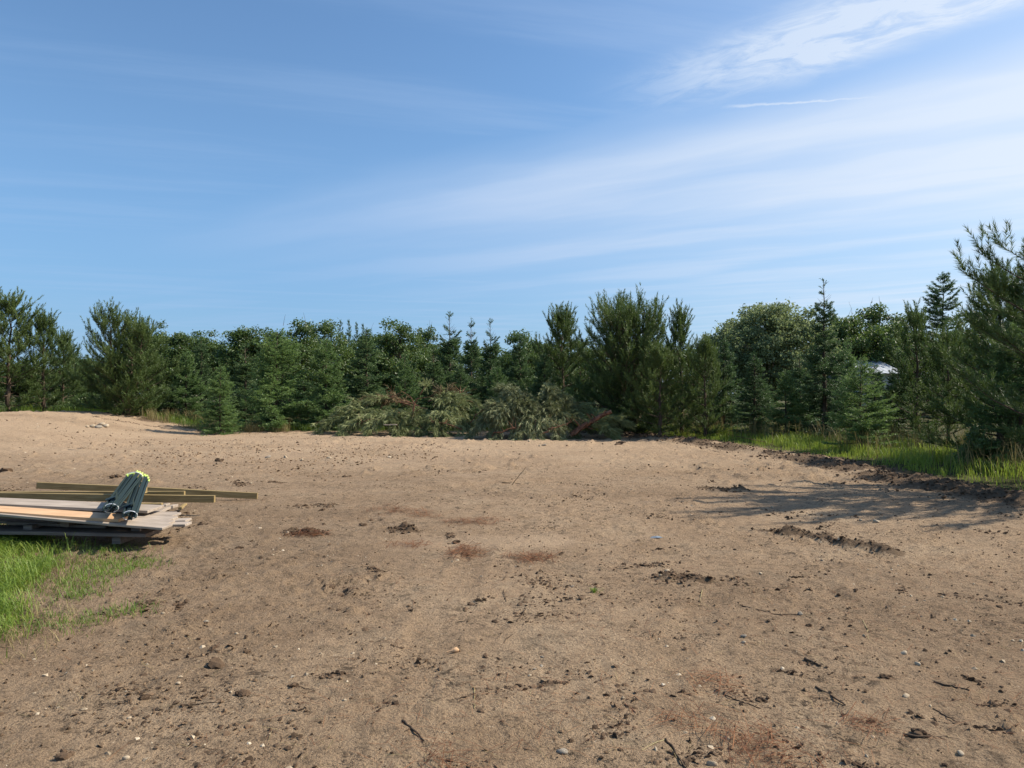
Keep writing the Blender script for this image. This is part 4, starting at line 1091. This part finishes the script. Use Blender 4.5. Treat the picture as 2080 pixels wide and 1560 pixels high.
# ------------------------------------------------------------------ grass
def blades(name, X, Y, H, Wd, mat, label, seed, tint=.5, lean=.5, cat='grass'):
    rng = np.random.default_rng(seed); N = len(X)
    Z = ground_z(X, Y) - .01
    a = rng.random(N) * 6.283; d = np.stack([np.cos(a), np.sin(a), np.zeros(N)], -1)
    sd_ = np.stack([-np.sin(a), np.cos(a), np.zeros(N)], -1) * (Wd * (.7 + .6 * rng.random(N)))[:, None] * .5
    h = H * (.55 + .6 * rng.random(N)); le = lean * (.2 + rng.random(N))
    B = np.stack([X, Y, Z], -1)
    m1 = B + d * (h * le * .25)[:, None] + UP * (h * .5)[:, None]
    m2 = B + d * (h * le * .62)[:, None] + UP * (h * .85)[:, None]
    tp = B + d * (h * le * 1.15)[:, None] + UP * (h * (1.02 - .25 * le))[:, None]
    v = np.stack([B - sd_, B + sd_, m1 - sd_ * .9, m1 + sd_ * .9, m2 - sd_ * .6, m2 + sd_ * .6, tp], 1)
    base = np.array([[0, 1, 3], [0, 3, 2], [2, 3, 5], [2, 5, 4], [4, 5, 6]])
    f = (base[None] + 7 * np.arange(N)[:, None, None]).reshape(-1, 3)
    g = Geo(); g.add(v, f, np.repeat(np.clip(tint + .25 * (fbm(X * 1.5, Y * 1.5, seed, 3) - .5) * 2 + rng.normal(0, .12, N), 0, 1), 7))
    o = g.build(name, MT[mat])
    return tag(o, label, cat, None, 'stuff')

def grasses():
    rng = np.random.default_rng(5)
    # lush patch by the lumber
    X, Y = rng.uniform(-7.0, -2.4, 62000), rng.uniform(3.8, 8.6, 62000)
    p = left_patch(X, Y); cl = fbm(X * 3.2, Y * 3.2, 93, 3)
    keep = rng.random(62000) < p ** 1.5 * sst(cl, .20, .50)
    sp = (x_tuft(X, Y, rng) > 0)
    X1, Y1 = X[keep], Y[keep]
    blades('grass', X1, Y1, .19 * (.35 + fbm(X1 * 2, Y1 * 2, 95, 3)), .006, 'grass', 'lush green grass patch in front of the lumber stack', 1, .55, 1.25)
    X2, Y2 = X[sp & ~keep], Y[sp & ~keep]
    blades('grass', X2, Y2, np.full(len(X2), .065) * (.5 + rng.random(len(X2))), .0045, 'grass', 'thin low grass tufts on the dirt beside the lush patch', 2, .35, 1.2)
    X3, Y3 = rng.uniform(-6.5, -2.9, 5000), rng.uniform(4., 8.2, 5000); k = rng.random(5000) < sst(left_patch(X3 - .35, Y3), .05, .5) * .5; X3, Y3 = X3[k], Y3[k]
    blades('straw', X3, Y3, np.full(len(X3), .10), .004, 'straw', 'dead straw among the lush grass by the lumber', 7, .6, 1.6, 'straw')
    # verge
    n = 105000; Y = rng.uniform(7., 33, n); X = rng.uniform(2., 17, n)
    vx = verge_x(Y); q = fbm(X * 1.2, Y * 1.2, 61, 4)
    e = X - vx + .9 * (q - .5)
    cl = fbm(X * 2.4, Y * 2.4, 99, 3)
    keep = (rng.random(n) < sst(e, -.05, .5) * sst(cl, .22, .5)) & (Y < wood_y(X) + 4) & (e < 5.5)
    X, Y, e = X[keep], Y[keep], e[keep]
    blades('grass', X, Y, (.10 + .22 * sst(e, .2, 1.6)) * (.45 + 1.1 * fbm(X * .8, Y * .8, 98, 3)), .010, 'grass', 'bright grass verge between the loose topsoil and the conifers', 3, .72, .6)
    # dry weeds behind the verge and along the wood's edge
    n = 34000; Y = rng.uniform(12, 31, n); X = rng.uniform(4, 16, n); e = X - verge_x(Y)
    cl = fbm(X * .9, Y * .9, 120, 3)
    keep = (rng.random(n) < sst(e, .9, 2.2) * sst(cl, .42, .62) * .7) & (e < 5)
    blades('weeds', X[keep], Y[keep], np.full(keep.sum(), .75), .011, 'straw', 'tall dry yellow weeds behind the grass verge', 4, .45, .5, 'weeds')
    n = 20000; X = rng.uniform(-26, 8, n); Y = wood_y(X) + rng.uniform(-.5, 4.5, n)
    cl = fbm(X * .7, Y * .7, 121, 3)
    keep = rng.random(n) < sst(cl, .3, .55) * sst(Y - wood_y(X), -.4, .5)
    X, Y = X[keep], Y[keep]
    blades('grass', X, Y, .34 * (.4 + fbm(X, Y, 122, 3)), .012, 'grass', 'shaded rough grass along the foot of the wood', 5, .36, .6)
    n = 9000; X = rng.uniform(-16, -9, n); Y = wood_y(X) + rng.uniform(-.3, 3.4, n); k = fbm(X * 1.6, Y * 1.6, 130, 3) > .52; X, Y = X[k], Y[k]; n = len(X)
    blades('weeds', X, Y, .75 * fbm(X * 2.3, Y * 2.3, 131, 3), .010, 'straw', 'olive and straw weeds either side of the small cone-shaped fir', 6, .35, .5, 'weeds')

def x_tuft(X, Y, rng):
    c = [(hit(px, py), r) for px, py, r in ((215, 1122, .22), (200, 1150, .25), (250, 1150, .22), (170, 1172, .22), (290, 1148, .12), (225, 1165, .18), (160, 1210, .16),
                                            (270, 1240, .12), (235, 1247, .10), (165, 1268, .14), (130, 1195, .2), (190, 1190, .12), (70, 1275, .2))]
    k = np.zeros(len(X))
    for p, r in c:
        d = np.hypot(X - p.x, (Y - p.y) * .9)
        k = np.maximum(k, (rng.random(len(X)) < np.exp(-(d / r) ** 2) * .8))
    return k
grasses()

# ------------------------------------------------------------------ stones, clods, sticks
def rock_mesh(name, seed, sub=2, rough=.35, flat=.7, mat='stone'):
    bm = bmesh.new(); bmesh.ops.create_icosphere(bm, subdivisions=sub, radius=1.)
    rng = np.random.default_rng(seed)
    pl = [(Vector(unit(rng.normal(size=3))), .55 + .4 * rng.random()) for _ in range(9)]
    for v in bm.verts:
        c = v.co.copy()
        for nrm, k in pl:
            d = c.dot(nrm)
            if d > k: c -= nrm * (d - k) * .9
        c *= 1 + rough * .25 * (rng.random() - .5)
        v.co = Vector((c.x, c.y * (.7 + .2 * math.sin(seed)), c.z * flat))
    me = bpy.data.meshes.new(name); bm.to_mesh(me); bm.free()
    me.attributes.new('tint', 'FLOAT', 'POINT').data.foreach_set('value', np.full(len(me.vertices), .3 + .6 * rng.random(), np.float32))
    me.polygons.foreach_set('use_smooth', np.full(len(me.polygons), mat != 'clod', bool))
    me.materials.append(MT[mat])
    return me

ST = [rock_mesh('stone', 10 + i, 2, .25, .62) for i in range(5)]
GS = [rock_mesh('stone', 30 + i, 2, .25, .45, 'grey_stone') for i in range(3)]
def clod_mesh(seed):
    """crumbly lump: several merged crumbs"""
    rng = np.random.default_rng(seed); g = Geo()
    bm = bmesh.new(); bmesh.ops.create_icosphere(bm, subdivisions=2, radius=1.); bm.verts.ensure_lookup_table()
    V = np.array([v.co for v in bm.verts]); Fc = np.array([[v.index for v in f.verts] for f in bm.faces]); bm.free()
    for k in range(5):
        r = 1. if k == 0 else .35 + .4 * rng.random()
        c = np.zeros(3) if k == 0 else np.append(rng.normal(0, .7, 2), -.15 + .25 * rng.random())
        vv = V * (1 + .55 * (rng.random((len(V), 1)) - .5)) * r * np.array([1, .8, .62]) + c
        g.add(vv, Fc, .2 + .6 * rng.random())
    me = g.mesh('clod'); me.materials.append(MT['clod'])
    return me
CL = [clod_mesh(60 + i) for i in range(5)]

def lay(name, me, px, py, wpx, label, cat, group, sink=.25, seed=0, flat=1.):
    rng = np.random.default_rng(int(px * 7 + py)); p = hit(px, py); d = p.y
    r = wpx / F * d / 2
    o = link(name, me, None)
    o.location = (p.x, p.y, p.z + r * .6 * flat * (1 - 2 * sink)); o.scale = (r, r * (.8 + .4 * rng.random()), r * flat)
    o.rotation_euler = (rng.normal(0, .2), rng.normal(0, .2), rng.random() * 6.28)
    return tag(o, label, cat, group)

def stones():
    G = 'stones lying on the bare dirt'
    T = [(177, 867, 8, 's', 'smallest rock of the little heap by the dirt rise'), (188, 866, 13, 's', 'pointed rock of the little heap by the dirt rise'), (200, 868, 17, 'g', 'low dark rock in front of the little rock heap'),
         (206, 863, 16, 's', 'pale rock on top of the little heap by the dirt rise'), (216, 866, 14, 's', 'round pale rock closing the little heap by the dirt rise'),
         (544, 930, 17, 'g', 'dark-sided stone in the stony band beyond the beams'), (580, 930, 13, 's', 'pale stone next to the dark-sided stone'), (613, 936, 13, 's', 'broken pale stone in the stony band'),
         (668, 931, 12, 's', 'flat pale stone in the stony band'), (791, 930, 11, 's', 'lone white stone below the gap in the heaps'), (1075, 897, 9, 's', 'small stone first of three before the grey heap'),
         (1105, 905, 12, 'g', 'grey stone, largest of three before the grey heap'), (1096, 907, 9, 's', 'small stone in the middle of three before the grey heap'),
         (1569, 1031, 8, 's', 'white pebble beside the tree shadow tip'), (1780, 1060, 13, 's', 'flat pale stone at the edge of the tree shadow'), (1748, 1057, 8, 's', 'small stone at the edge of the tree shadow'),
         (1355, 1160, 13, 's', 'pale stone sitting on the short dark soil ridge'), (1341, 1169, 8, 's', 'chip below the stone of the short soil ridge'),
         (585, 1083, 11, 's', 'white stone next to the red needles near the lumber'), (1076, 1373, 10, 's', 'round yellowish pebble below the pebble cluster'), (1100, 1354, 11, 'g', 'grey pebble of the cluster in the middle'),
         (1086, 1360, 11, 'g', 'dark pebble of the cluster in the middle'), (1101, 1335, 10, 'g', 'upper pebble of the cluster in the middle'), (1162, 1192, 11, 'g', 'grey pebble by the tiny green sprig'),
         (1836, 1328, 16, 's', 'pointed white stone with a strong shadow'), (1864, 1350, 15, 's', 'white-topped stone below the pointed white stone'), (1840, 1415, 21, 's', 'long pale stone half buried below the white stones'),
         (1890, 1435, 9, 's', 'pale chip beside the long half buried stone'), (1626, 1247, 15, 'g', 'grey slate chip at the end of the long thin stick'), (1510, 1293, 15, 'g', 'flat grey slate chip above an oval pebble'),
         (1510, 1306, 11, 's', 'oval pebble below the flat slate chip'), (1755, 1292, 12, 's', 'pale pebble at the foot of the curved pale twig'), (1760, 1538, 15, 's', 'pale stone at the bottom edge near the dark sticks'),
         (1773, 1498, 13, 's', 'flat stone under the red needle scrap'), (1952, 1531, 15, 's', 'rounded stone in the sandy corner'), (2072, 1487, 14, 's', 'stone at the very edge of the sandy corner'),
         (1447, 1553, 26, 's', 'long flat white stone at the bottom edge'), (1142, 1528, 27, 'g', 'long flat grey stone flush with the dirt'), (1332, 1523, 13, 's', 'small pale chip beside the long dark stick'),
         (480, 1288, 9, 's', 'bright pebble above the big dark clods'), (419, 1263, 14, 'g', 'smooth grey stone half sunk among crumbs'), (69, 1340, 9, 's', 'bright pebble below the grass patch'),
         (352, 1308, 9, 's', 'white pebble between grass and the dark clods'), (362, 1388, 10, 's', 'cream pebble in the near dirt'), (262, 1459, 10, 's', 'yellow pebble in the near dirt'),
         (256, 1541, 16, 's', 'cream stone chip at the bottom edge near the grass side'), (469, 1406, 10, 's', 'pale pebble touching a dark clod'), (331, 1247, 10, 's', 'pale flat pebble below the last grass tuft'),
         (441, 1343, 9, 's', 'pale pebble by the flat dark clod'), (1545, 1165, 8, 's', 'small pebble below the long soil ridge')]
    for i, (px, py, w, k, lb) in enumerate(T):
        lay('stone', (ST[i % 5] if k == 's' else GS[i % 3]), px, py, w, lb, 'stone', G, .38)
    G = 'dark soil clods on the bare dirt'
    T = [(219, 966, 15, 'smaller of two black clods behind the beams'), (239, 969, 19, 'larger of two black clods behind the beams'), (14, 958, 26, 'crumbly clod heap behind the stack at the photo edge'),
         (485, 1114, 17, 'pointed clod alone between lumber and red needles'), (821, 1074, 38, 'wide flat clod between the red needle patches'), (739, 1067, 18, 'clod in the crumbs above the wide flat clod'),
         (926, 1103, 22, 'clod on the pale sand streak'), (668, 1195, 30, 'ragged clod of roots in the middle of the near dirt'), (712, 1201, 28, 'low clod beside the ragged clod of roots'),
         (771, 1169, 10, 'small upright clod on smooth dirt'), (1107, 1186, 10, 'small clod with a root sticking up'), (1222, 1208, 12, 'black clod next to the tiny green sprig'),
         (1180, 1217, 15, 'flat clod near the tiny green sprig'), (1005, 1264, 18, 'dark clod in the smooth middle dirt'), (1642, 1272, 17, 'dark clod below the slate chip'), (1670, 1280, 13, 'second dark clod below the slate chip'),
         (1795, 1375, 22, 'brown clod above the long half buried stone'), (1773, 1466, 27, 'dark clod above the red needle scrap'), (1547, 1422, 22, 'clod beside the straight dark stick'), (1880, 1322, 13, 'clod beside the pointed white stone'),
         (599, 1393, 24, 'big black clod in the near dirt'), (432, 1319, 20, 'upturned black clod on the dark streak'), (501, 1324, 16, 'black clod next to the upturned clod'), (495, 1411, 28, 'clod touched by a pale pebble'),
         (293, 1419, 28, 'clod heap below the dark streak'), (128, 1539, 36, 'crumbly clod at the bottom edge near the grass side'), (690, 1371, 18, 'clod with a black shadow in the near middle'), (441, 1354, 44, 'long flat dark clod'),
         (1264, 904, 28, 'grey lump of turned soil beyond the near dirt'), (1160, 1505, 16, 'round clod above the long flat grey stone'), (1259, 1524, 14, 'round clod at the bottom middle'), (445, 938, 16, 'clod in the stony band beyond the beams'),
         (655, 1036, 15, 'clod above the crumbs near the lumber'), (1870, 1490, 34, 'low broken clod in the sandy corner'), (1920, 1555, 16, 'clod at the bottom edge of the sandy corner')]
    for i, (px, py, w, lb) in enumerate(T): lay('soil_clod', CL[i % 5], px, py, w * .8, lb, 'clod', G, .42)
    # scraps
    p = hit(1332, 1093); g = Geo()
    v = [(-.09, -.03, .01), (.02, -.045, .02), (.10, -.01, .012), (.06, .04, .03), (-.05, .04, .02), (.0, .0, .045)]
    g.add(v, [[0, 1, 5], [1, 2, 5], [2, 3, 5], [3, 4, 5], [4, 0, 5]]); g.add(np.array(v) - [0, 0, .006], [[1, 0, 5], [2, 1, 5], [3, 2, 5], [4, 3, 5], [0, 4, 5]])
    o = g.build('plastic_scrap', MT['blue']); o.location = p; o.scale = (.8, .8, .55); tag(o, 'crumpled blue-grey plastic scrap on the dirt', 'scrap')
    p = hit(921, 1326); g = Geo()
    tube(g, np.array([[-.045, 0, .01], [-.015, 0, .012], [.0, 0, .014], [.02, .0, .016], [.035, 0, .012]]), [.004, .006, .014, .018, .006], 7)
    o = g.build('wood_chip', MT['new_wood'], None, True); o.location = p; o.rotation_euler = (0, 0, .3); tag(o, 'cream club-shaped wood chip on the near dirt', 'wood chip')
    p = hit(88, 1093); g = Geo()
    tube(g, np.array([[-.05, 0, .05], [0, 0, .06], [.05, 0, .055]]), [.012, .016, .01], 6)
    o = g.build('wood_chip', MT['white'], None); o.location = p; tag(o, 'white wood chip in the grass below the bottom plank', 'wood chip')

def sticks():
    G = 'sticks lying on the bare dirt'
    T = [([(1508, 1232), (1545, 1241), (1578, 1249), (1617, 1249)], .008, 'long thin bent stick ending at the slate chip', 'd'), ([(1634, 1340), (1650, 1347), (1668, 1355)], .014, 'short thick dark stick', 'd'),
         ([(1657, 1397), (1688, 1414), (1717, 1434)], .010, 'straight dark stick above the dark clod', 'd'), ([(1897, 1387), (1930, 1395), (1969, 1404)], .010, 'straight dark stick in the sandy corner', 'd'),
         ([(1835, 1494), (1880, 1499), (1925, 1497)], .009, 'crooked dark stick below the sandy corner clods', 'd'), ([(1753, 1261), (1762, 1280), (1764, 1299)], .005, 'curved pale twig near two dark clods', 'p'),
         ([(1426, 1199), (1423, 1215), (1420, 1232)], .005, 'thin pale twig standing alone above the long bent stick', 'p'), ([(1041, 1290), (1028, 1299), (1017, 1316)], .006, 'thin dark twig in the smooth middle dirt', 'd'),
         ([(1068, 1238), (1060, 1250), (1050, 1262)], .007, 'dark twig right of the dark clod in the middle'.replace('right of', 'beside'), 'd'), ([(1352, 1503), (1368, 1522), (1380, 1545), (1393, 1562)], .010, 'long dark stick running off the bottom edge', 'd'),
         ([(1352, 1503), (1330, 1510), (1304, 1525)], .005, 'pale forked twig touching the long dark stick', 'p'), ([(817, 1466), (840, 1484), (861, 1507)], .010, 'knobbly dark stick in the near middle dirt', 'd'),
         ([(1251, 1406), (1268, 1428), (1291, 1448)], .006, 'reddish thin stick in the near middle dirt', 'd'), ([(962, 1396), (963, 1418), (963, 1440)], .005, 'pale straight twig pointing at the viewer', 'p'),
         ([(1028, 1222), (1020, 1180), (1030, 1168)], .004, 'fine curved stem above the middle dirt', 'd'), ([(1470, 1410), (1500, 1425), (1545, 1440)], .006, 'fine brown stem below the red needles', 'd'),
         ([(365, 1434), (410, 1430), (468, 1425)], .005, 'fine straight stem below the pale pebble', 'd'), ([(600, 1390), (620, 1399), (640, 1404)], .004, 'fine stem beside the big black clod', 'd'),
         ([(1020, 981), (1045, 983), (1076, 984)], .012, 'grey stick lying under the upright stick', 'd'), ([(1046, 984), (1055, 972), (1068, 960)], .009, 'small upright stick in the open dirt', 'd'),
         ([(1475, 890), (1510, 898), (1556, 908)], .016, 'rust-red dead branch lying in the bright grass', 'd'), ([(1895, 1440), (1920, 1455), (1945, 1468)], .006, 'thin crooked stem below the clod row', 'd')]
    for i, (pts, r, lb, k) in enumerate(T):
        r *= .7
        rng = np.random.default_rng(i); g = Geo()
        P = [np.array(hit(*p)) + UP * (r * .8) for p in pts]
        if 'upright' in lb and 'under' not in lb:
            b = hit(1040, 985); P = [np.array(b), np.array(b) + [.12, 0, .16], np.array(b) + [.24, .05, .30]]
        P = np.array(P); b0 = P[0].copy(); q = np.linspace(0, 1, 9); Q, _ = sample(P - b0, q); Q[1:-1] += rng.normal(0, r * .7, (7, 3)) * [1, 1, .3]
        if 'in the bright grass' in lb: Q[:, 2] += .14
        tube(g, Q, np.linspace(r, r * .55, 9), 6, .25 if k == 'd' else .95)
        n = 3 if len(P) > 2 else 1
        for s in rng.uniform(.3, .9, n):
            p, tg = sample(Q, np.array([s])); dv = unit(tg[0] + rng.normal(0, .6, 3)) * r * 10 * rng.random(); dv[2] = abs(dv[2]) * .5
            tubes(g, p, p + dv, r * .4, r * .2, .25 if k == 'd' else .9)
        o = g.build('stick', MT['red_bark'] if 'red' in lb.split()[0] or 'rust' in lb else (MT['straw'] if k == 'p' else MT['twig']), None, True); o.location = b0
        tag(o, lb, 'stick', G)

def scatter(name, V, Fc, X, Y, sc, mat, label, seed, zoff=0., tilt=.4, cat='debris', tint=None, zs=None):
    rng = np.random.default_rng(seed); N = len(X); V = np.asarray(V, float)
    a = rng.random(N) * 6.283; ta, tb = rng.normal(0, tilt, N), rng.normal(0, tilt, N)
    sc3 = sc[:, None] * np.stack([np.ones(N), .6 + .5 * rng.random(N), .5 + .5 * rng.random(N)], -1)
    P = V[None] * sc3[:, None]
    def rot(P, i, j, t):
        c, s = np.cos(t)[:, None], np.sin(t)[:, None]; A = P[..., i] * c - P[..., j] * s; B = P[..., i] * s + P[..., j] * c
        P[..., i], P[..., j] = A, B
    rot(P, 1, 2, ta); rot(P, 0, 2, tb); rot(P, 0, 1, a)
    P += np.stack([X, Y, ground_z(X, Y) + zoff * sc], -1)[:, None]
    f = (np.asarray(Fc)[None] + len(V) * np.arange(N)[:, None, None]).reshape(-1, np.asarray(Fc).shape[1])
    g = Geo(); tn = rng.random(N) if tint is None else np.clip(tint + rng.normal(0, .15, N), 0, 1)
    g.add(P.reshape(-1, 3), f, np.repeat(tn, len(V)))
    o = g.build(name, MT[mat]); return tag(o, label, cat, None, 'stuff')

def field(n, seed, y0=2.4, y1=16., power=1.):
    """random spots on bare dirt in front of the camera"""
    rng = np.random.default_rng(seed)
    y = y0 + (y1 - y0) * rng.random(n) ** power
    x = y * rng.uniform(-.86, .86, n)
    ok = (x < verge_x(y) - .1) & (y < wood_y(x) - .2) & (rng.random(n) > left_patch(x, y))
    return x[ok], y[ok], rng

def litter():
    lump = np.array([(1, 0, .1), (.2, .9, 0), (-.9, .3, .1), (-.5, -.8, 0), (.5, -.7, .15), (.1, .1, .85), (0, 0, -.6)])
    lf = [[0, 1, 5], [1, 2, 5], [2, 3, 5], [3, 4, 5], [4, 0, 5], [1, 0, 6], [2, 1, 6], [3, 2, 6], [4, 3, 6], [0, 4, 6]]
    x, y, r = field(15000, 201, 2.4, 13, 1.2); c = fbm(x * .8, y * .8, 77, 3); k = r.random(len(x)) < .25 + .75 * sst(c, .42, .62); x, y = x[k], y[k]
    scatter('crumbs', lump, lf, x, y, .0035 + .013 * r.random(len(x)) ** 4, 'crumb', 'fine soil crumbs strewn over the bare dirt', 1, .3, tint=.35)
    x, y, r = field(7000, 202, 2.4, 26, .95); c = fbm(x * .55, y * .55, 77, 3); k = r.random(len(x)) < .15 + .85 * sst(c, .42, .60); x, y = x[k], y[k]
    scatter('debris', lump, lf, x, y, .004 + (.018 + .0016 * y) * r.random(len(x)) ** 5, 'clod', 'dark humus lumps strewn over the bare dirt', 2, -.05)
    x, y, r = field(9000, 203, 2.4, 27, .9); c = fbm(x * .9, y * .9, 190, 4); k = r.random(len(x)) < sst(c, .46, .68); x, y = x[k], y[k]
    scatter('gravel', lump, lf, x, y, .003 + .020 * r.random(len(x)) ** 5 + .0005 * y, 'stone', 'scattered pale pebbles on the bare dirt', 3, -.05)
    # stony band and torn soil further out
    rng = np.random.default_rng(9)
    n = 5200; px, py = rng.uniform(120, 900, n), rng.normal(918, 22, n); k = (py > 876) & (py < 985); px, py = px[k], py[k]
    x, y = hits(px, py)
    k = (fbm(x * .7, y * .7, 140, 3) > .47) & (y < wood_y(x)); x, y = x[k], y[k]
    scatter('gravel', lump, lf, x, y, .008 + .035 * rng.random(len(x)) ** 4, 'crumb', 'stony rubble band across the far dirt', 4, .2, tint=.75)
    n = 9000; y = rng.uniform(5, 28, n); x = verge_x(y) + rng.normal(-.8, .6, n); s_ = soil(x, y); k = rng.random(n) < s_ * .8; x, y = x[k], y[k]
    scatter('debris', lump, lf, x, y, .010 + .045 * rng.random(len(x)) ** 4, 'clod', 'torn dark topsoil lumps along the grass verge', 5, .25)
    X, Y = [], []
    for a, b in RIDGE:
        m = 160; t = rng.random(m); X.append(a.x + (b.x - a.x) * t + rng.normal(0, .09, m)); Y.append(a.y + (b.y - a.y) * t + rng.normal(0, .09, m))
    X, Y = np.concatenate(X), np.concatenate(Y)
    scatter('debris', lump, lf, X, Y, .006 + .026 * rng.random(len(X)) ** 3, 'clod', 'crumbled dark soil of the short ridges on the dirt', 6, .2)
    # drifts: crumbs, humus and chips gathered in clusters
    X, Y = [], []
    cx, cy = hits(rng.uniform(-60, 2140, 135), 960 + 640 * rng.random(135) ** 1.15)
    for a, b in zip(cx, cy):
        if a > verge_x(b) - .2 or left_patch(np.array([a]), np.array([b]))[0] > .2: continue
        m = int(8 + 90 * rng.random() ** 2); r = .05 + .04 * b * rng.random() ** 1.5; an = rng.random() * 3.14; u, v = rng.normal(0, r, m), rng.normal(0, r * .35, m)
        X.append(a + u * math.cos(an) - v * math.sin(an)); Y.append(b + u * math.sin(an) + v * math.cos(an))
    X, Y = np.concatenate(X), np.concatenate(Y); sz = (.004 + .0009 * Y) + (.012 + .0022 * Y) * rng.random(len(X)) ** 4
    scatter('debris', lump * [1, 1, .6], lf, X, Y, sz, 'clod', 'dark crumbs and chips gathered in drifts on the dirt', 16, .0, .5)
    # fine stems, straws and loose needles
    nd = np.array([(-1, -.02, 0), (-1, .02, 0), (0, .02, .10), (0, -.02, .10), (1, .012, .02), (1, -.012, .02)]); nf = [[0, 3, 2, 1], [3, 5, 4, 2]]
    x, y, r = field(15000, 204, 2.4, 10, 1.1); c = fbm(x * .7 + 9, y * .7, 150, 3); k = r.random(len(x)) < .2 + .8 * sst(c, .45, .6); x, y = x[k], y[k]
    scatter('litter', nd, nf, x, y, .008 + .05 * r.random(len(x)) ** 4, 'twig', 'fine dark rootlets and stems on the near dirt', 7, .1, .12)
    x, y, r = field(5000, 205, 2.4, 9, 1.)
    scatter('litter', nd, nf, x, y, .008 + .05 * r.random(len(x)) ** 4, 'straw', 'fine straw bits on the near dirt', 8, .1, .12)
    x, y, r = field(7000, 206, 2.4, 7, 1.); c = fbm(x * .8 + 3, y * .8, 170, 3); k = r.random(len(x)) < sst(c + .09 * x, .45, .75); x, y = x[k], y[k]
    scatter('fallen_needles', nd * [1, .8, .8], nf, x, y, .03 + .05 * r.random(len(x)) ** 2, 'rust', 'loose rust-brown needles sprinkled over the near dirt', 9, .08, .08, 'fallen needles')
    # rust-red needle patches
    for i, (px, py, w, h, n, lb) in enumerate(((630, 1087, 26, 3, 300, 'red needle patch beside the white stone near the lumber'), (796, 1037, 46, 7, 420, 'widest red needle patch beyond the wide flat clod'),
            (863, 1046, 18, 5, 160, 'small red needle patch after the widest one'), (964, 1060, 46, 5, 420, 'long thin red needle patch in the open dirt'), (832, 1107, 24, 4, 170, 'red needle streak pointing at the pale sand'),
            (944, 1121, 26, 11, 520, 'dense red needle clump below the pale sand streak'), (1079, 1132, 36, 7, 420, 'red needle patch next to the dense clump'),
            (1440, 1383, 34, 12, 260, 'red needle patch above the thin brown stem'), (1389, 1468, 46, 12, 170, 'loose red needles in the near dirt'), (1524, 1500, 46, 14, 320, 'red needle patch at the near dirt below the clods'),
            (1763, 1479, 26, 7, 170, 'red needle scrap below the dark clod'), (905, 1545, 60, 14, 160, 'loose red needles at the bottom edge'), (1560, 1545, 70, 14, 220, 'red needles spread along the bottom edge'))):
        qs = np.random.default_rng(300 + i).normal(0, .7, (60, 2)); hx, hy = hits(px + w * qs[:, 0], py + h * qs[:, 1])
        idx = rng.integers(0, 60, (n := int(n * (.42 if py > 1300 else .62)))); x = hx[idx] + rng.normal(0, .06, n); y = hy[idx] + rng.normal(0, .06, n)
        scatter('fallen_needles', nd * [1, (.9 if py > 1300 else 1.5), 1.2], nf, x, y, .045 + .05 * rng.random(n), 'rust', lb, 310 + i, .22, .20, 'fallen needles')
    # a tiny green sprig
    p = hit(1207, 1203); rng2 = np.random.default_rng(3)
    X, Y = p.x + rng2.normal(0, .012, 26), p.y + rng2.normal(0, .012, 26)
    o = blades('seedling', X, Y, np.full(26, .05), .008, 'grass', 'tiny green sprig alone on the near dirt', 12, .4, 1.2, 'seedling'); o['kind'] = 'thing'
stones()
sticks()
litter()
